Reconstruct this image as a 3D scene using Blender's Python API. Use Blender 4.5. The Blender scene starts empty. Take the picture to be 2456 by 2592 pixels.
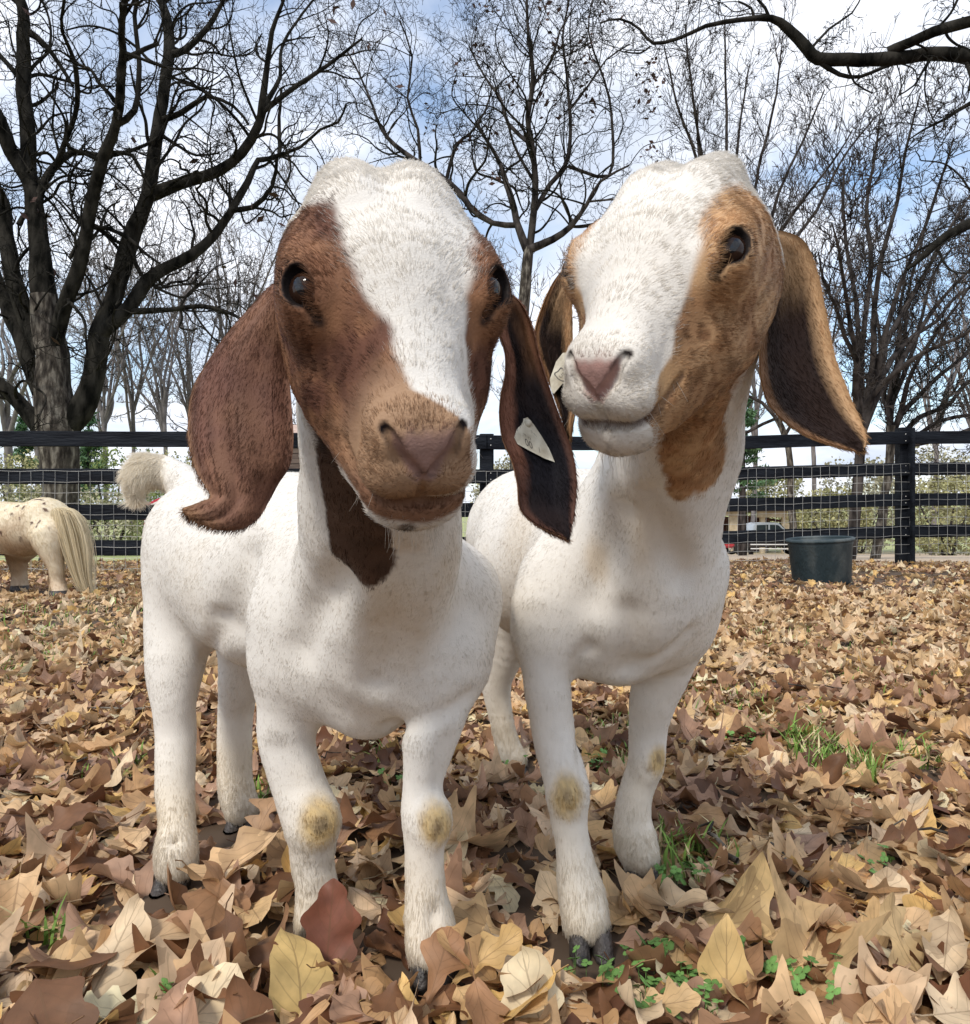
import bpy, bmesh, math, random
import numpy as np
from mathutils import Vector, Matrix, noise
R_ = np.random.RandomState(7)
random.seed(11)
C = bpy.context.scene.collection
sc = bpy.context.scene

# ------------------------------------------------------------------ camera, sky, sun, exposure
F, CX, HY, H = 1850.0, 1228.0, 1330.0, 0.43     # focal length / principal column / horizon row of the 2456x2592 frame, eye height (m)
cam = bpy.data.cameras.new('camera'); cam_o = bpy.data.objects.new('camera', cam); C.objects.link(cam_o)
cam_o.location = (0, 0, H); cam_o.rotation_euler = (math.radians(90), 0, 0)
cam.sensor_fit = 'HORIZONTAL'; cam.sensor_width = 36.0; cam.lens = F / 2456 * 36.0
cam.shift_y = (HY - 1296) / 2456.0
cam.clip_start = 0.02; cam.clip_end = 3000
sc.camera = cam_o
sc.view_settings.view_transform = 'Standard'; sc.view_settings.look = 'None'
sc.view_settings.exposure = 0.68; sc.view_settings.gamma = 1.0; sc.view_settings.use_curve_mapping = False
sc.cycles.use_denoising = True
sc.cycles.max_bounces = 6; sc.cycles.diffuse_bounces = 3; sc.cycles.transparent_max_bounces = 6
sc.cycles_curves.shape = 'RIBBONS'

SUN_EL, SUN_AZ = math.radians(48), math.radians(212)   # azimuth: direction the light comes from, clockwise from +Y
w = bpy.data.worlds.new('World'); sc.world = w; w.use_nodes = True
nt = w.node_tree; nt.nodes.clear()
def N(t, **k):
    n = nt.nodes.new(t)
    for a, b in k.items(): setattr(n, a, b)
    return n
out = N('ShaderNodeOutputWorld'); bg = N('ShaderNodeBackground'); bg.inputs['Strength'].default_value = 0.115
sky = N('ShaderNodeTexSky', sky_type='NISHITA', sun_disc=False, sun_elevation=SUN_EL, sun_rotation=SUN_AZ, air_density=1.2, dust_density=1.5, ozone_density=2.0)
tc = N('ShaderNodeTexCoord')
sep = N('ShaderNodeSeparateXYZ'); nt.links.new(tc.outputs['Generated'], sep.inputs[0])
# clouds: direction projected on a high plane (x/(z+.25), y/(z+.25))
add = N('ShaderNodeMath', operation='ADD'); add.inputs[1].default_value = 0.28
mx = N('ShaderNodeMath', operation='MAXIMUM'); mx.inputs[1].default_value = 0.0
nt.links.new(sep.outputs['Z'], mx.inputs[0]); nt.links.new(mx.outputs[0], add.inputs[0])
dx = N('ShaderNodeMath', operation='DIVIDE'); dy = N('ShaderNodeMath', operation='DIVIDE')
nt.links.new(sep.outputs['X'], dx.inputs[0]); nt.links.new(add.outputs[0], dx.inputs[1])
nt.links.new(sep.outputs['Y'], dy.inputs[0]); nt.links.new(add.outputs[0], dy.inputs[1])
cb = N('ShaderNodeCombineXYZ'); nt.links.new(dx.outputs[0], cb.inputs[0]); nt.links.new(dy.outputs[0], cb.inputs[1])
def cloud(scale, off, lo, hi, detail=7, rough=.55, dist=.35):
    m = N('ShaderNodeMapping'); m.inputs['Location'].default_value = off
    nt.links.new(cb.outputs[0], m.inputs[0])
    n = N('ShaderNodeTexNoise'); n.inputs['Scale'].default_value = scale; n.inputs['Detail'].default_value = detail
    n.inputs['Roughness'].default_value = rough; n.inputs['Distortion'].default_value = dist
    nt.links.new(m.outputs[0], n.inputs['Vector'])
    r = N('ShaderNodeMapRange'); r.inputs['From Min'].default_value = lo; r.inputs['From Max'].default_value = hi
    r.interpolation_type = 'SMOOTHSTEP'; nt.links.new(n.outputs['Fac'], r.inputs[0])
    return r.outputs[0]
cov = cloud(1.25, (3.4, 1.2, 0), .33, .54)
shade = cloud(2.1, (9.3, 4.2, 2), .38, .66)
cc = N('ShaderNodeMix', data_type='RGBA')
cc.inputs[6].default_value = (6.5, 6.7, 7.2, 1); cc.inputs[7].default_value = (4.0, 4.5, 5.4, 1)   # bright cloud, grey-blue cloud (x strength)
nt.links.new(shade, cc.inputs[0])
blue = N('ShaderNodeMix', data_type='RGBA', blend_type='MULTIPLY'); blue.inputs[0].default_value = 1
blue.inputs[7].default_value = (1.3, 1.3, 1.28, 1); nt.links.new(sky.outputs[0], blue.inputs[6])
cm = N('ShaderNodeMix', data_type='RGBA'); nt.links.new(cov, cm.inputs[0])
nt.links.new(blue.outputs[2], cm.inputs[6]); nt.links.new(cc.outputs[2], cm.inputs[7])
nt.links.new(cm.outputs[2], bg.inputs['Color']); nt.links.new(bg.outputs[0], out.inputs[0])

sun = bpy.data.lights.new('sun', 'SUN'); sun.energy = 1.7; sun.angle = math.radians(10); sun.color = (1, .93, .83)
sun_o = bpy.data.objects.new('sun', sun); C.objects.link(sun_o)
sdir = Vector((math.sin(SUN_AZ) * math.cos(SUN_EL), math.cos(SUN_AZ) * math.cos(SUN_EL), math.sin(SUN_EL)))
sun_o.rotation_euler = sdir.to_track_quat('Z', 'Y').to_euler(); sun_o.location = sdir * 50

# ------------------------------------------------------------------ helpers
def P(px, py, d):
    return np.array([(px - CX) / F * d, d, H - (py - HY) / F * d])
def tag(o, label=None, cat=None, group=None, kind=None):
    if label: o['label'] = label
    if cat: o['category'] = cat
    if group: o['group'] = group
    if kind: o['kind'] = kind
    return o
def empty(name, loc=(0, 0, 0), parent=None):
    o = bpy.data.objects.new(name, None); C.objects.link(o); o.empty_display_size = .05
    o.location = loc
    if parent: o.parent = parent
    return o
def link_mesh(name, me, mat=None, parent=None):
    o = bpy.data.objects.new(name, me); C.objects.link(o)
    if mat is not None and not me.materials: me.materials.append(mat)
    if parent is not None:
        o.parent = parent
        l = Vector(parent.location)
        p = parent.parent
        while p is not None: l += Vector(p.location); p = p.parent
        o.location = -l
    return o
def mesh_np(name, V, Fq, smooth=True):
    """V (n,3); Fq (m,k) int array, k = 3 or 4 (or list of such arrays)."""
    me = bpy.data.meshes.new(name)
    if not isinstance(Fq, list): Fq = [Fq]
    Fq = [np.asarray(f, np.int32) for f in Fq if len(f)]
    nl = sum(f.size for f in Fq); npoly = sum(len(f) for f in Fq)
    me.vertices.add(len(V)); me.vertices.foreach_set('co', np.asarray(V, np.float32).ravel())
    me.loops.add(nl); me.loops.foreach_set('vertex_index', np.concatenate([f.ravel() for f in Fq]))
    me.polygons.add(npoly)
    st, s = [], 0
    for f in Fq:
        st.append(s + np.arange(len(f)) * f.shape[1]); s += f.size
    me.polygons.foreach_set('loop_start', np.concatenate(st).astype(np.int32))
    me.polygons.foreach_set('use_smooth', np.full(npoly, smooth))
    me.update(calc_edges=True); me.validate()
    return me
def set_col(me, col, name='Col'):
    a = me.color_attributes.new(name, 'FLOAT_COLOR', 'POINT')
    c = np.ones((len(col), 4), np.float32); c[:, :3] = col
    a.data.foreach_set('color', c.ravel())
def new_mat(name):
    m = bpy.data.materials.new(name); m.use_nodes = True
    b = m.node_tree.nodes['Principled BSDF']
    return m, m.node_tree, b
def noise_mat(name, c1, c2, scale=5, rough=.8, bump=0.0, bscale=None, c3=None, detail=6, coord='Object', stretch=None, metallic=0.0, dist=0.0, spec=None, attr=None, lo=.35, hi=.65):
    m, t, b = new_mat(name)
    tcn = t.nodes.new('ShaderNodeTexCoord'); vec = tcn.outputs[coord]
    if stretch:
        mp = t.nodes.new('ShaderNodeMapping'); mp.inputs['Scale'].default_value = stretch
        t.links.new(vec, mp.inputs[0]); vec = mp.outputs[0]
    n = t.nodes.new('ShaderNodeTexNoise'); n.inputs['Scale'].default_value = scale; n.inputs['Detail'].default_value = detail
    n.inputs['Distortion'].default_value = dist
    t.links.new(vec, n.inputs['Vector'])
    r = t.nodes.new('ShaderNodeValToRGB'); t.links.new(n.outputs['Fac'], r.inputs[0])
    r.color_ramp.elements[0].position = lo; r.color_ramp.elements[1].position = hi
    r.color_ramp.elements[0].color = (*c1, 1); r.color_ramp.elements[1].color = (*c2, 1)
    if c3:
        e = r.color_ramp.elements.new((lo + hi) / 2); e.color = (*c3, 1)
    col = r.outputs[0]
    if attr:
        a = t.nodes.new('ShaderNodeAttribute'); a.attribute_name = attr
        mx_ = t.nodes.new('ShaderNodeMix'); mx_.data_type = 'RGBA'; mx_.blend_type = 'MULTIPLY'; mx_.inputs[0].default_value = 1
        t.links.new(col, mx_.inputs[6]); t.links.new(a.outputs['Color'], mx_.inputs[7]); col = mx_.outputs[2]
    t.links.new(col, b.inputs['Base Color'])
    b.inputs['Roughness'].default_value = rough; b.inputs['Metallic'].default_value = metallic
    if spec is not None: b.inputs['Specular IOR Level'].default_value = spec
    if bump:
        n2 = t.nodes.new('ShaderNodeTexNoise'); n2.inputs['Scale'].default_value = bscale or scale * 3; n2.inputs['Detail'].default_value = 5
        t.links.new(vec, n2.inputs['Vector'])
        bp = t.nodes.new('ShaderNodeBump'); bp.inputs['Strength'].default_value = bump; bp.inputs['Distance'].default_value = .02
        t.links.new(n2.outputs['Fac'], bp.inputs['Height']); t.links.new(bp.outputs[0], b.inputs['Normal'])
    return m
def vnoise(X, scale, seed=0, octaves=3):
    """cheap vectorised smooth value noise, X (n,3) -> (n,) about -1..1"""
    out_ = np.zeros(len(X)); amp, tot = 1.0, 0
    for o in range(octaves):
        q = X * scale * (2 ** o) + seed * 17.31 + o * 5.7
        i = np.floor(q).astype(np.int64); f = q - i; f = f * f * (3 - 2 * f)
        r = np.zeros(len(X))
        for a in (0, 1):
            for b in (0, 1):
                for c in (0, 1):
                    h = ((i[:, 0] + a) * 73856093) ^ ((i[:, 1] + b) * 19349663) ^ ((i[:, 2] + c) * 83492791) ^ (seed * 2654435)
                    h = (h * 2654435761) & 0xffffffff; h ^= h >> 15; h = (h * 2246822519) & 0xffffffff; h ^= h >> 13
                    v = (h & 0xffff) / 32767.5 - 1
                    r += v * (f[:, 0] if a else 1 - f[:, 0]) * (f[:, 1] if b else 1 - f[:, 1]) * (f[:, 2] if c else 1 - f[:, 2])
        out_ += r * amp; tot += amp; amp *= .5
    return out_ / tot
def smooth01(x, a, b):
    t = np.clip((x - a) / (b - a), 0, 1); return t * t * (3 - 2 * t)
def mixc(a, b, t):
    return np.asarray(a) * (1 - t[:, None]) + np.asarray(b) * t[:, None]

# ------------------------------------------------------------------ implicit surfaces -> one continuous mesh
def d_cone(X, a, ra, b, rb):
    ba = b - a; l2 = ba @ ba
    h = np.clip(((X - a) @ ba) / max(l2, 1e-12), 0, 1)
    return np.linalg.norm(X - a - h[:, None] * ba, axis=1) - (ra + (rb - ra) * h)
def d_poly(X, P_, R__):
    D = np.full(len(X), 9.0)
    for i in range(len(P_) - 1):
        lo = np.minimum(P_[i], P_[i + 1]) - R__[i] - .03; hi = np.maximum(P_[i], P_[i + 1]) + R__[i] + .03
        m = ((X > lo) & (X < hi)).all(1)
        if m.any(): D[m] = np.minimum(D[m], d_cone(X[m], P_[i], R__[i], P_[i + 1], R__[i + 1]))
    return D
def d_ell(X, c, M, r):
    q = (X - c) @ M.T
    k0 = np.linalg.norm(q / r, axis=1); k1 = np.linalg.norm(q / (r * r), axis=1)
    return k0 * (k0 - 1) / np.maximum(k1, 1e-9)
class Field:
    def __init__(s): s.ops = []
    def cone(s, a, ra, b, rb, k=.015, neg=False):
        a, b = np.asarray(a, float), np.asarray(b, float); m = max(ra, rb)
        s.ops.append(('c', (a, ra, b, rb), np.minimum(a, b) - m, np.maximum(a, b) + m, k, neg))
    def chain(s, pts, k=.012):
        for (a, ra), (b, rb) in zip(pts[:-1], pts[1:]): s.cone(a, ra, b, rb, k)
    def poly(s, pts, k=.015, neg=False):
        """one limb: tapered capsules through the points, smoothed along a spline"""
        p = np.array([q[0] for q in pts]); r = np.array([q[1] for q in pts]); P_, R__ = [], []
        n = len(p)
        for i in range(n - 1):
            p0, p1, p2, p3 = p[max(i - 1, 0)], p[i], p[i + 1], p[min(i + 2, n - 1)]; r0, r1, r2, r3 = r[max(i - 1, 0)], r[i], r[i + 1], r[min(i + 2, n - 1)]
            for t in (0, .25, .5, .75):
                P_.append(.5 * (2 * p1 + (p2 - p0) * t + (2 * p0 - 5 * p1 + 4 * p2 - p3) * t * t + (3 * p1 - p0 - 3 * p2 + p3) * t ** 3))
                R__.append(.5 * (2 * r1 + (r2 - r0) * t + (2 * r0 - 5 * r1 + 4 * r2 - r3) * t * t + (3 * r1 - r0 - 3 * r2 + r3) * t ** 3))
        P_.append(p[-1]); R__.append(r[-1]); P_ = np.array(P_); R__ = np.array(R__); m = R__.max()
        s.ops.append(('p', (P_, R__), P_.min(0) - m, P_.max(0) + m, k, neg))
    def ell(s, c, r, M=np.eye(3), k=.015, neg=False):
        r = np.asarray(r, float); m = r.max(); c = np.asarray(c, float)
        s.ops.append(('e', (c, np.asarray(M, float), r), c - m, c + m, k, neg))
    @staticmethod
    def d(op, X): return d_cone(X, *op[1]) if op[0] == 'c' else (d_poly(X, *op[1]) if op[0] == 'p' else d_ell(X, *op[1]))
    @staticmethod
    def comb(F0, D, k, neg):
        if neg: D = -D; h = np.maximum(k - np.abs(F0 - D), 0) / k; return np.maximum(F0, D) + h * h * k / 4
        h = np.maximum(k - np.abs(F0 - D), 0) / k; return np.minimum(F0, D) - h * h * k / 4
    def ev(s, X):
        G = np.full(len(X), .2)
        for op in s.ops: G = s.comb(G, s.d(op, X), op[4], op[5])
        return G
    def mesh(s, xs, ys, zs):
        n = (len(xs), len(ys), len(zs))
        G = np.full(n, .2)
        for op in s.ops:
            mg = op[4] + .012
            sl = []
            for ax, lo, hi in zip((xs, ys, zs), op[2] - mg, op[3] + mg):
                i0 = max(0, np.searchsorted(ax, lo) - 1); i1 = min(len(ax), np.searchsorted(ax, hi) + 1)
                sl.append(slice(i0, i1))
            if any(q.start >= q.stop for q in sl): continue
            g = np.meshgrid(xs[sl[0]], ys[sl[1]], zs[sl[2]], indexing='ij')
            X = np.stack([q.ravel() for q in g], 1)
            G[tuple(sl)] = s.comb(G[tuple(sl)].ravel(), s.d(op, X), op[4], op[5]).reshape(g[0].shape)
        # surface nets
        ins = G < 0
        cs = ins[:-1, :-1, :-1].astype(np.int8)
        corners = [ins[a:n[0] - 1 + a, b:n[1] - 1 + b, c:n[2] - 1 + c] for a in (0, 1) for b in (0, 1) for c in (0, 1)]
        tot = sum(q.astype(np.int8) for q in corners)
        act = (tot > 0) & (tot < 8)
        idx = -np.ones(act.shape, np.int64); ijk = np.argwhere(act); idx[act] = np.arange(len(ijk))
        acc = np.zeros((len(ijk), 3)); cnt = np.zeros(len(ijk))
        ax3 = [xs, ys, zs]; I = ijk.T
        offs = [(a, b, c) for a in (0, 1) for b in (0, 1) for c in (0, 1)]
        for o1 in offs:
            for d in range(3):
                if o1[d]: continue
                o2 = list(o1); o2[d] = 1
                v1 = G[I[0] + o1[0], I[1] + o1[1], I[2] + o1[2]]; v2 = G[I[0] + o2[0], I[1] + o2[1], I[2] + o2[2]]
                cr = (v1 < 0) != (v2 < 0); t = np.where(cr, v1 / np.where(cr, v1 - v2, 1), 0)
                for e in range(3):
                    p1 = ax3[e][I[e] + o1[e]]; p2 = ax3[e][I[e] + o2[e]]
                    acc[:, e] += np.where(cr, p1 + (p2 - p1) * t, 0)
                cnt += cr
        V = acc / cnt[:, None]
        for _ in range(2):      # project on the surface
            g, f = s.grad(V); V = V - g * np.clip(f, -.004, .004)[:, None] * .8
        faces = []
        for d in range(3):
            e1, e2 = (d + 1) % 3, (d + 2) % 3
            sl0 = [slice(None)] * 3; sl1 = [slice(None)] * 3; sl0[d] = slice(0, n[d] - 1); sl1[d] = slice(1, n[d])
            a, b = ins[tuple(sl0)], ins[tuple(sl1)]
            cr = np.argwhere(a != b)
            ok = (cr[:, e1] > 0) & (cr[:, e2] > 0) & (cr[:, e1] < n[e1] - 1) & (cr[:, e2] < n[e2] - 1); cr = cr[ok]
            fl = a[tuple(cr.T)]
            q = []
            for (s1, s2) in ((1, 1), (0, 1), (0, 0), (1, 0)):
                c = cr.copy(); c[:, e1] -= s1; c[:, e2] -= s2; q.append(idx[c[:, 0], c[:, 1], c[:, 2]])
            q = np.stack(q, 1); q[~fl] = q[~fl][:, ::-1]; faces.append(q)
        Fq = np.concatenate(faces); Fq = Fq[(Fq >= 0).all(1)]
        return V, Fq
    def grad(s, V, e=5e-4):
        f = np.zeros(len(V)); g = np.zeros_like(V)
        S = [V] + [V + np.eye(3)[i] * e for i in range(3)]
        vals = [np.full(len(V), .2) for _ in S]
        for op in s.ops:
            mg = op[4] + .012
            m = ((V > op[2] - mg) & (V < op[3] + mg)).all(1)
            if not m.any(): continue
            for j, X in enumerate(S):
                vals[j][m] = s.comb(vals[j][m], s.d(op, X[m]), op[4], op[5])
        f = vals[0]; g = np.stack([(vals[i + 1] - f) / e for i in range(3)], 1)
        return g / np.maximum(np.linalg.norm(g, axis=1), .3)[:, None], f
def grid_axis(lo, hi, fine, h, hf):
    """coordinates lo..hi, step h, step hf inside the fine interval"""
    a = []; x = lo
    while x < hi:
        a.append(x); x += hf if fine and fine[0] <= x <= fine[1] else h
    return np.array(a)
def rowsmatrix(M): return np.asarray(M).T    # world-axes matrix -> rows for d_ell

def ear_mesh(rows, d, bow, thick, across=14, along=5, folds=0.0, seed=0, tipwave=0.0):
    """rows: (left px, left py, right px, right py, depth left, depth right, bow); returns top/bottom sheet vertices"""
    rows = np.array(rows, float)
    L = np.array([P(r[0], r[1], r[4]) for r in rows]); Rr = np.array([P(r[2], r[3], r[5]) for r in rows]); B = rows[:, 6]
    # catmull-rom along rows
    def cr(A):
        out_ = []
        n = len(A)
        for i in range(n - 1):
            p0, p1, p2, p3 = A[max(i - 1, 0)], A[i], A[i + 1], A[min(i + 2, n - 1)]
            for t in np.linspace(0, 1, along, endpoint=False):
                out_.append(.5 * ((2 * p1) + (p2 - p0) * t + (2 * p0 - 5 * p1 + 4 * p2 - p3) * t * t + (3 * p1 - p0 - 3 * p2 + p3) * t ** 3))
        out_.append(A[-1]); return np.array(out_)
    L, Rr, B = cr(L), cr(Rr), cr(B[:, None])[:, 0]
    m = len(L); u = np.linspace(0, 1, across)
    G = L[:, None] * (1 - u)[None, :, None] + Rr[:, None] * u[None, :, None]
    prof = 1 - (2 * u - 1) ** 2
    W = np.linalg.norm(Rr - L, axis=1)
    G[:, :, 1] += -(B * 1.0)[:, None] * prof[None]      # bow towards (-) / away from the viewer side
    if folds:
        v = np.linspace(0, 1, m)
        f = folds * np.sin(u[None] * 17 + 2.0 * np.sin(v[:, None] * 5 + seed)) * np.sin(np.pi * u)[None] * (np.sin(np.pi * np.clip(v * 1.0, 0, 1)) ** .6)[:, None]
        G[:, :, 1] += f
    return G
# ------------------------------------------------------------------ the goats
HEAD = {
 'A': (np.array([[0.9651, 0.2049, 0.163], [0.2492, -0.5284, -0.8116], [0.0802, -0.8239, 0.561]]), np.array([-0.0503, 0.4127, 0.5571])),
 'B': (np.array([[0.7986, -0.4799, -0.3632], [-0.5868, -0.4868, -0.647], [-0.1337, -0.7299, 0.6704]]), np.array([0.1150, 0.4914, 0.6028])),
}
def set_eye(g):
    global EYE, EOUT, EAX, EBR
    EBR = .0119 if g == 'A' else .0124
    EYE = np.array([.0450, .0058, .0085]) if g == 'A' else np.array([.0490, .0050, .0072])
    EOUT = np.array([.58, .38, .72]) if g == 'A' else np.array([.66, .34, .67]); EOUT /= np.linalg.norm(EOUT)
    EAX = np.array([-.25, .95, -.25]); EAX -= EOUT * (EAX @ EOUT); EAX /= np.linalg.norm(EAX)
set_eye('A')
CURVES = {}; FIELD_OF = {}; HITS = {}
def head_ops(f, g):
    set_eye(g)
    R, t = HEAD[g]; M = R.T
    W = lambda *l: R @ np.array(l, float) + t
    E = lambda c, r, k=.015, neg=False: f.ell(W(*c), r, M, k, neg)
    K = lambda a, ra, b, rb, k=.012, neg=False: f.cone(W(*a), ra, W(*b), rb, k, neg)
    E((0, -.034, -.006), (.062, .052, .046), .02)          # cranium
    E((0, -.010, -.010), (.052, .045, .044), .02)          # forehead
    for s in (-1, 1):
        K((s * .019, -.070, .018), .020, (s * .018, -.050, .022), .022, .012)   # horn buds / crown
        E((s * .047, .001, .000), (.017, .028, .022), .016)                     # orbit
        K((s * .050, -.020, .014), .007, (s * .050, .010, .0175), .0065, .012)  # brow
        E((s * .034, -.018, -.045), (.027, .048, .036), .025)                   # jaw muscle
        K((s * .022, .03, -.042), .030, (s * .012, .080, -.042), .018, .02)     # cheek
        E((s * .0140, .0970, -.028), (.0165, .0165, .0145), .008)                 # upper lip halves
        E((s * .0150, .090, -.0080), (.0088, .0115, .0090), .008)                # nostril wing
    K((0, .0, -.008), .041, (0, .082, -.014), .0235, .02)                       # nasal bridge
    E((0, .092, -.0125), (.0145, .011, .011), .006)                              # nose pad
    K((0, .02, -.066), .026, (0, .088, -.056), .0185, .02)                      # lower jaw
    E((0, .0990, -.0560), (.0245, .0170, .0175), .007)
    for s in (-1, 1): K((s * .031, .002, -.060), .026, (s * .0175, .068, -.0600), .0170, .016)
    for s in (-1, 1): K((s * .020, .070, -.050), .0145, (s * .013, .094, -.0535), .0140, .010)                               # chin
    for s in (-1, 1):
        e_ = EYE * [s, 1, 1]; od = EOUT * [s, 1, 1]; ex = R @ (EAX * [s, 1, 1]); ed = R @ od; ez = np.cross(ex, ed)
        f.ell(R @ (e_ + od * .0018) + t, (EBR + .0024,) * 3, k=.010)                        # lids over the ball
        Me = np.stack([ex, ed, ez])
        f.ell(R @ (e_ + od * (EBR + .0038)) + t, (EBR * .94, .0094, EBR * .72), Me, .0020, True)   # opening between the lids
        f.ell(R @ (e_ + od * .0115 + EAX * [s, 1, 1] * .0135) + t, (.0060, .0050, .0026), Me, .003, True)   # tear duct corner
    K((0, -.095, .048), .004, (0, -.045, .0485), .003, .016, True)              # cleft of the crown
    # nostrils, mouth line and philtrum are cut along curves that lie on the skin
    f.curves = {}
    for nm, pts, rad, k in (('nos', [(.0042, .1050, -.0205), (.0075, .1035, -.0160), (.0108, .1010, -.0110), (.0138, .0970, -.0072), (.0158, .0930, -.0048)], [.0015, .0020, .0025, .0025, .0017], .003),
                            ('mouth', [(0, .1150, -.0405), (.008, .1145, -.0408), (.016, .1100, -.0425), (.024, .0990, -.0435), (.031, .0840, -.0410), (.036, .0680, -.0360)], [.0013, .0013, .0014, .0013, .0012, .0009], .004),
                            ('phil', [(0, .1060, -.0215), (0, .1090, -.0270), (0, .1120, -.0330), (0, .1140, -.0385)], [.0011, .0010, .0010, .0013], .003)):
        for s in ((-1, 1) if nm != 'phil' else (1,)):
            q = np.array([W(s * a, b, c) for a, b, c in pts]); tt_ = np.linspace(0, len(q) - 1, 3 * (len(q) - 1) + 1); q = np.stack([np.interp(tt_, range(len(q)), q[:, e]) for e in range(3)], 1); rad3 = np.interp(tt_, range(len(rad)), rad)
            for _ in range(6):
                gr, fv = f.grad(q); q = q - gr * fv[:, None]
            if nm == 'nos': gr, fv = f.grad(q); qc = q - gr * .0012
            else: qc = q
            f.curves[(nm, s)] = (q, rad3, k, qc)
    for (nm, s), (q0, rad, k, q) in f.curves.items():
        for a in range(len(q) - 1): f.cone(q[a], rad[a], q[a + 1], rad[a + 1], k, True)
    FIELD_OF[g] = f
    CURVES[g] = {key: (v[0] - t) @ R for key, v in f.curves.items()}

def PR(l, k=.012):      # [(px,py,d,r_px)] -> [(point, r)]
    return [(P(a, b, d), r * d / F) for a, b, d, r in l]
LEGS = {
 'A': [ [(770,1640,.78,130),(738,1790,.775,88),(726,1870,.775,76),(745,1950,.775,73),(772,2028,.775,75),(787,2080,.772,74),(790,2125,.775,62),(790,2180,.78,56),(800,2240,.78,54),(806,2290,.78,60),(806,2330,.775,62)],
        [(1110,1650,.71,130),(1102,1780,.705,92),(1092,1850,.70,78),(1080,1930,.70,63),(1072,1990,.70,57),(1075,2060,.698,65),(1075,2110,.70,58),(1075,2190,.70,52),(1078,2261,.70,54),(1085,2317,.70,62),(1095,2385,.695,70)],
        [(500,1450,.97,132),(462,1580,.95,92),(442,1690,.93,74),(440,1780,.92,56),(444,1850,.92,53),(444,1930,.91,52),(443,2000,.90,49),(448,2083,.885,46),(446,2139,.875,53),(448,2185,.87,54)],
        [(650,1500,1.06,140),(640,1640,1.06,90),(606,1740,1.05,55),(597,1800,1.06,48),(595,1870,1.06,45),(595,1950,1.055,44),(600,2000,1.05,46),(612,2045,1.045,46)] ],
 'B': [ [(1410,1560,.79,118),(1388,1680,.775,72),(1388,1750,.77,64),(1396,1810,.77,60),(1405,1864,.77,60),(1422,1928,.765,62),(1436,2000,.76,58),(1440,2070,.76,49),(1451,2139,.757,45),(1462,2215,.755,54),(1472,2265,.752,60),(1482,2325,.748,62)],
        [(1700,1540,.84,110),(1680,1680,.86,78),(1655,1765,.87,62),(1642,1830,.88,52),(1638,1880,.885,50),(1634,1935,.885,48),(1612,2000,.89,46),(1602,2070,.89,50),(1606,2120,.885,58),(1618,2165,.88,54)],
        [(1330,1480,1.25,130),(1290,1600,1.26,75),(1262,1700,1.27,45),(1258,1750,1.28,38),(1268,1817,1.285,33),(1283,1880,1.29,34),(1298,1925,1.29,38)],
        [(1430,1480,1.2,110),(1430,1600,1.2,60),(1405,1700,1.21,40),(1405,1780,1.22,32),(1415,1860,1.22,30),(1425,1930,1.22,32),(1430,1975,1.22,32)] ],
}
HOOVES = {'A': [(1100,2430,.690,56),(806,2375,.765,50),(440,2228,.868,48),(618,2078,1.045,44)],
          'B': [(1494,2372,.738,58),(1624,2200,.878,44),(1306,1950,1.28,34),(1434,1998,1.215,30)]}
def groove(f, g):
    FIELD_OF[g] = f
    for pts, r, k in FOLDS[g]:
        q = [hit(g, *p) for p in pts]
        f.poly([(a, r) for a in q], k, True)
    for px, py, d0, (rx, rz) in KNEES[g]:
        c = hit(g, px, py, d0); f.ell(c + np.array([0, rx * .62, 0]), (rx, rx * .8, rz), k=.012)
    for k_ in [k_ for k_ in HITS if k_[0] == g]: del HITS[k_]
    for px, py, d0, (rx, rz) in KNEES[g]:
        c = hit(g, px, py, d0); f.ell(c + np.array([0, .001, 0]), (rx * .42, .0035, rz * .40), k=.003)
        f.poly([(c + np.array([rx * .62 * math.sin(a), .004 - .003 * math.cos(a * .5), -rz * .62 * math.cos(a)]), .0009) for a in (-1.6, -.8, 0, .8, 1.6)], .006, True)
    for k_ in [k_ for k_ in HITS if k_[0] == g]: del HITS[k_]
KNEES = {'A': [(806,2085,.60,(.0205,.025)), (1096,2092,.58,(.0175,.024))], 'B': [(1440,2022,.60,(.0185,.023)), (1645,1935,.70,(.016,.021))]}
FOLDS = {'A': [([(985,1838,.5),(1060,1832,.5),(1130,1806,.5),(1185,1765,.5)], .0032, .016), ([(1015,1430,.5),(1010,1530,.5),(985,1640,.5),(955,1740,.5)], .0045, .034),
                ([(1098,2310,.5),(1096,2350,.5),(1094,2400,.5)], .0028, .010), ([(806,2270,.5),(806,2310,.5)], .0026, .010), ([(444,2130,.6),(440,2200,.6)], .0026, .010), ([(700,1900,.6),(745,2000,.6)], .002, .02), ([(1130,1880,.6),(1118,2010,.6)], .002, .02),
                ([(860,1470,.5),(790,1560,.5),(760,1650,.5)], .0045, .034), ([(620,1420,.6),(600,1500,.6),(585,1590,.6)], .005, .04), ([(560,1560,.6),(545,1620,.6),(520,1660,.6)], .002, .02)],
         'B': [([(1650,1260,.55),(1690,1380,.55),(1735,1460,.55)], .0042, .030), ([(1560,1300,.55),(1535,1420,.55),(1500,1520,.55)], .0045, .034), ([(1455,1720,.6),(1462,1670,.6),(1490,1640,.6)], .0036, .012), ([(1610,1700,.6),(1680,1660,.6),(1745,1600,.6)], .0032, .014), ([(1590,1560,.6),(1600,1640,.6),(1590,1700,.6)], .0030, .03),
                ([(1484,2270,.5),(1488,2310,.5),(1490,2365,.5)], .0030, .010), ([(1470,1880,.6),(1475,1980,.6)], .002, .02)]}
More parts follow.
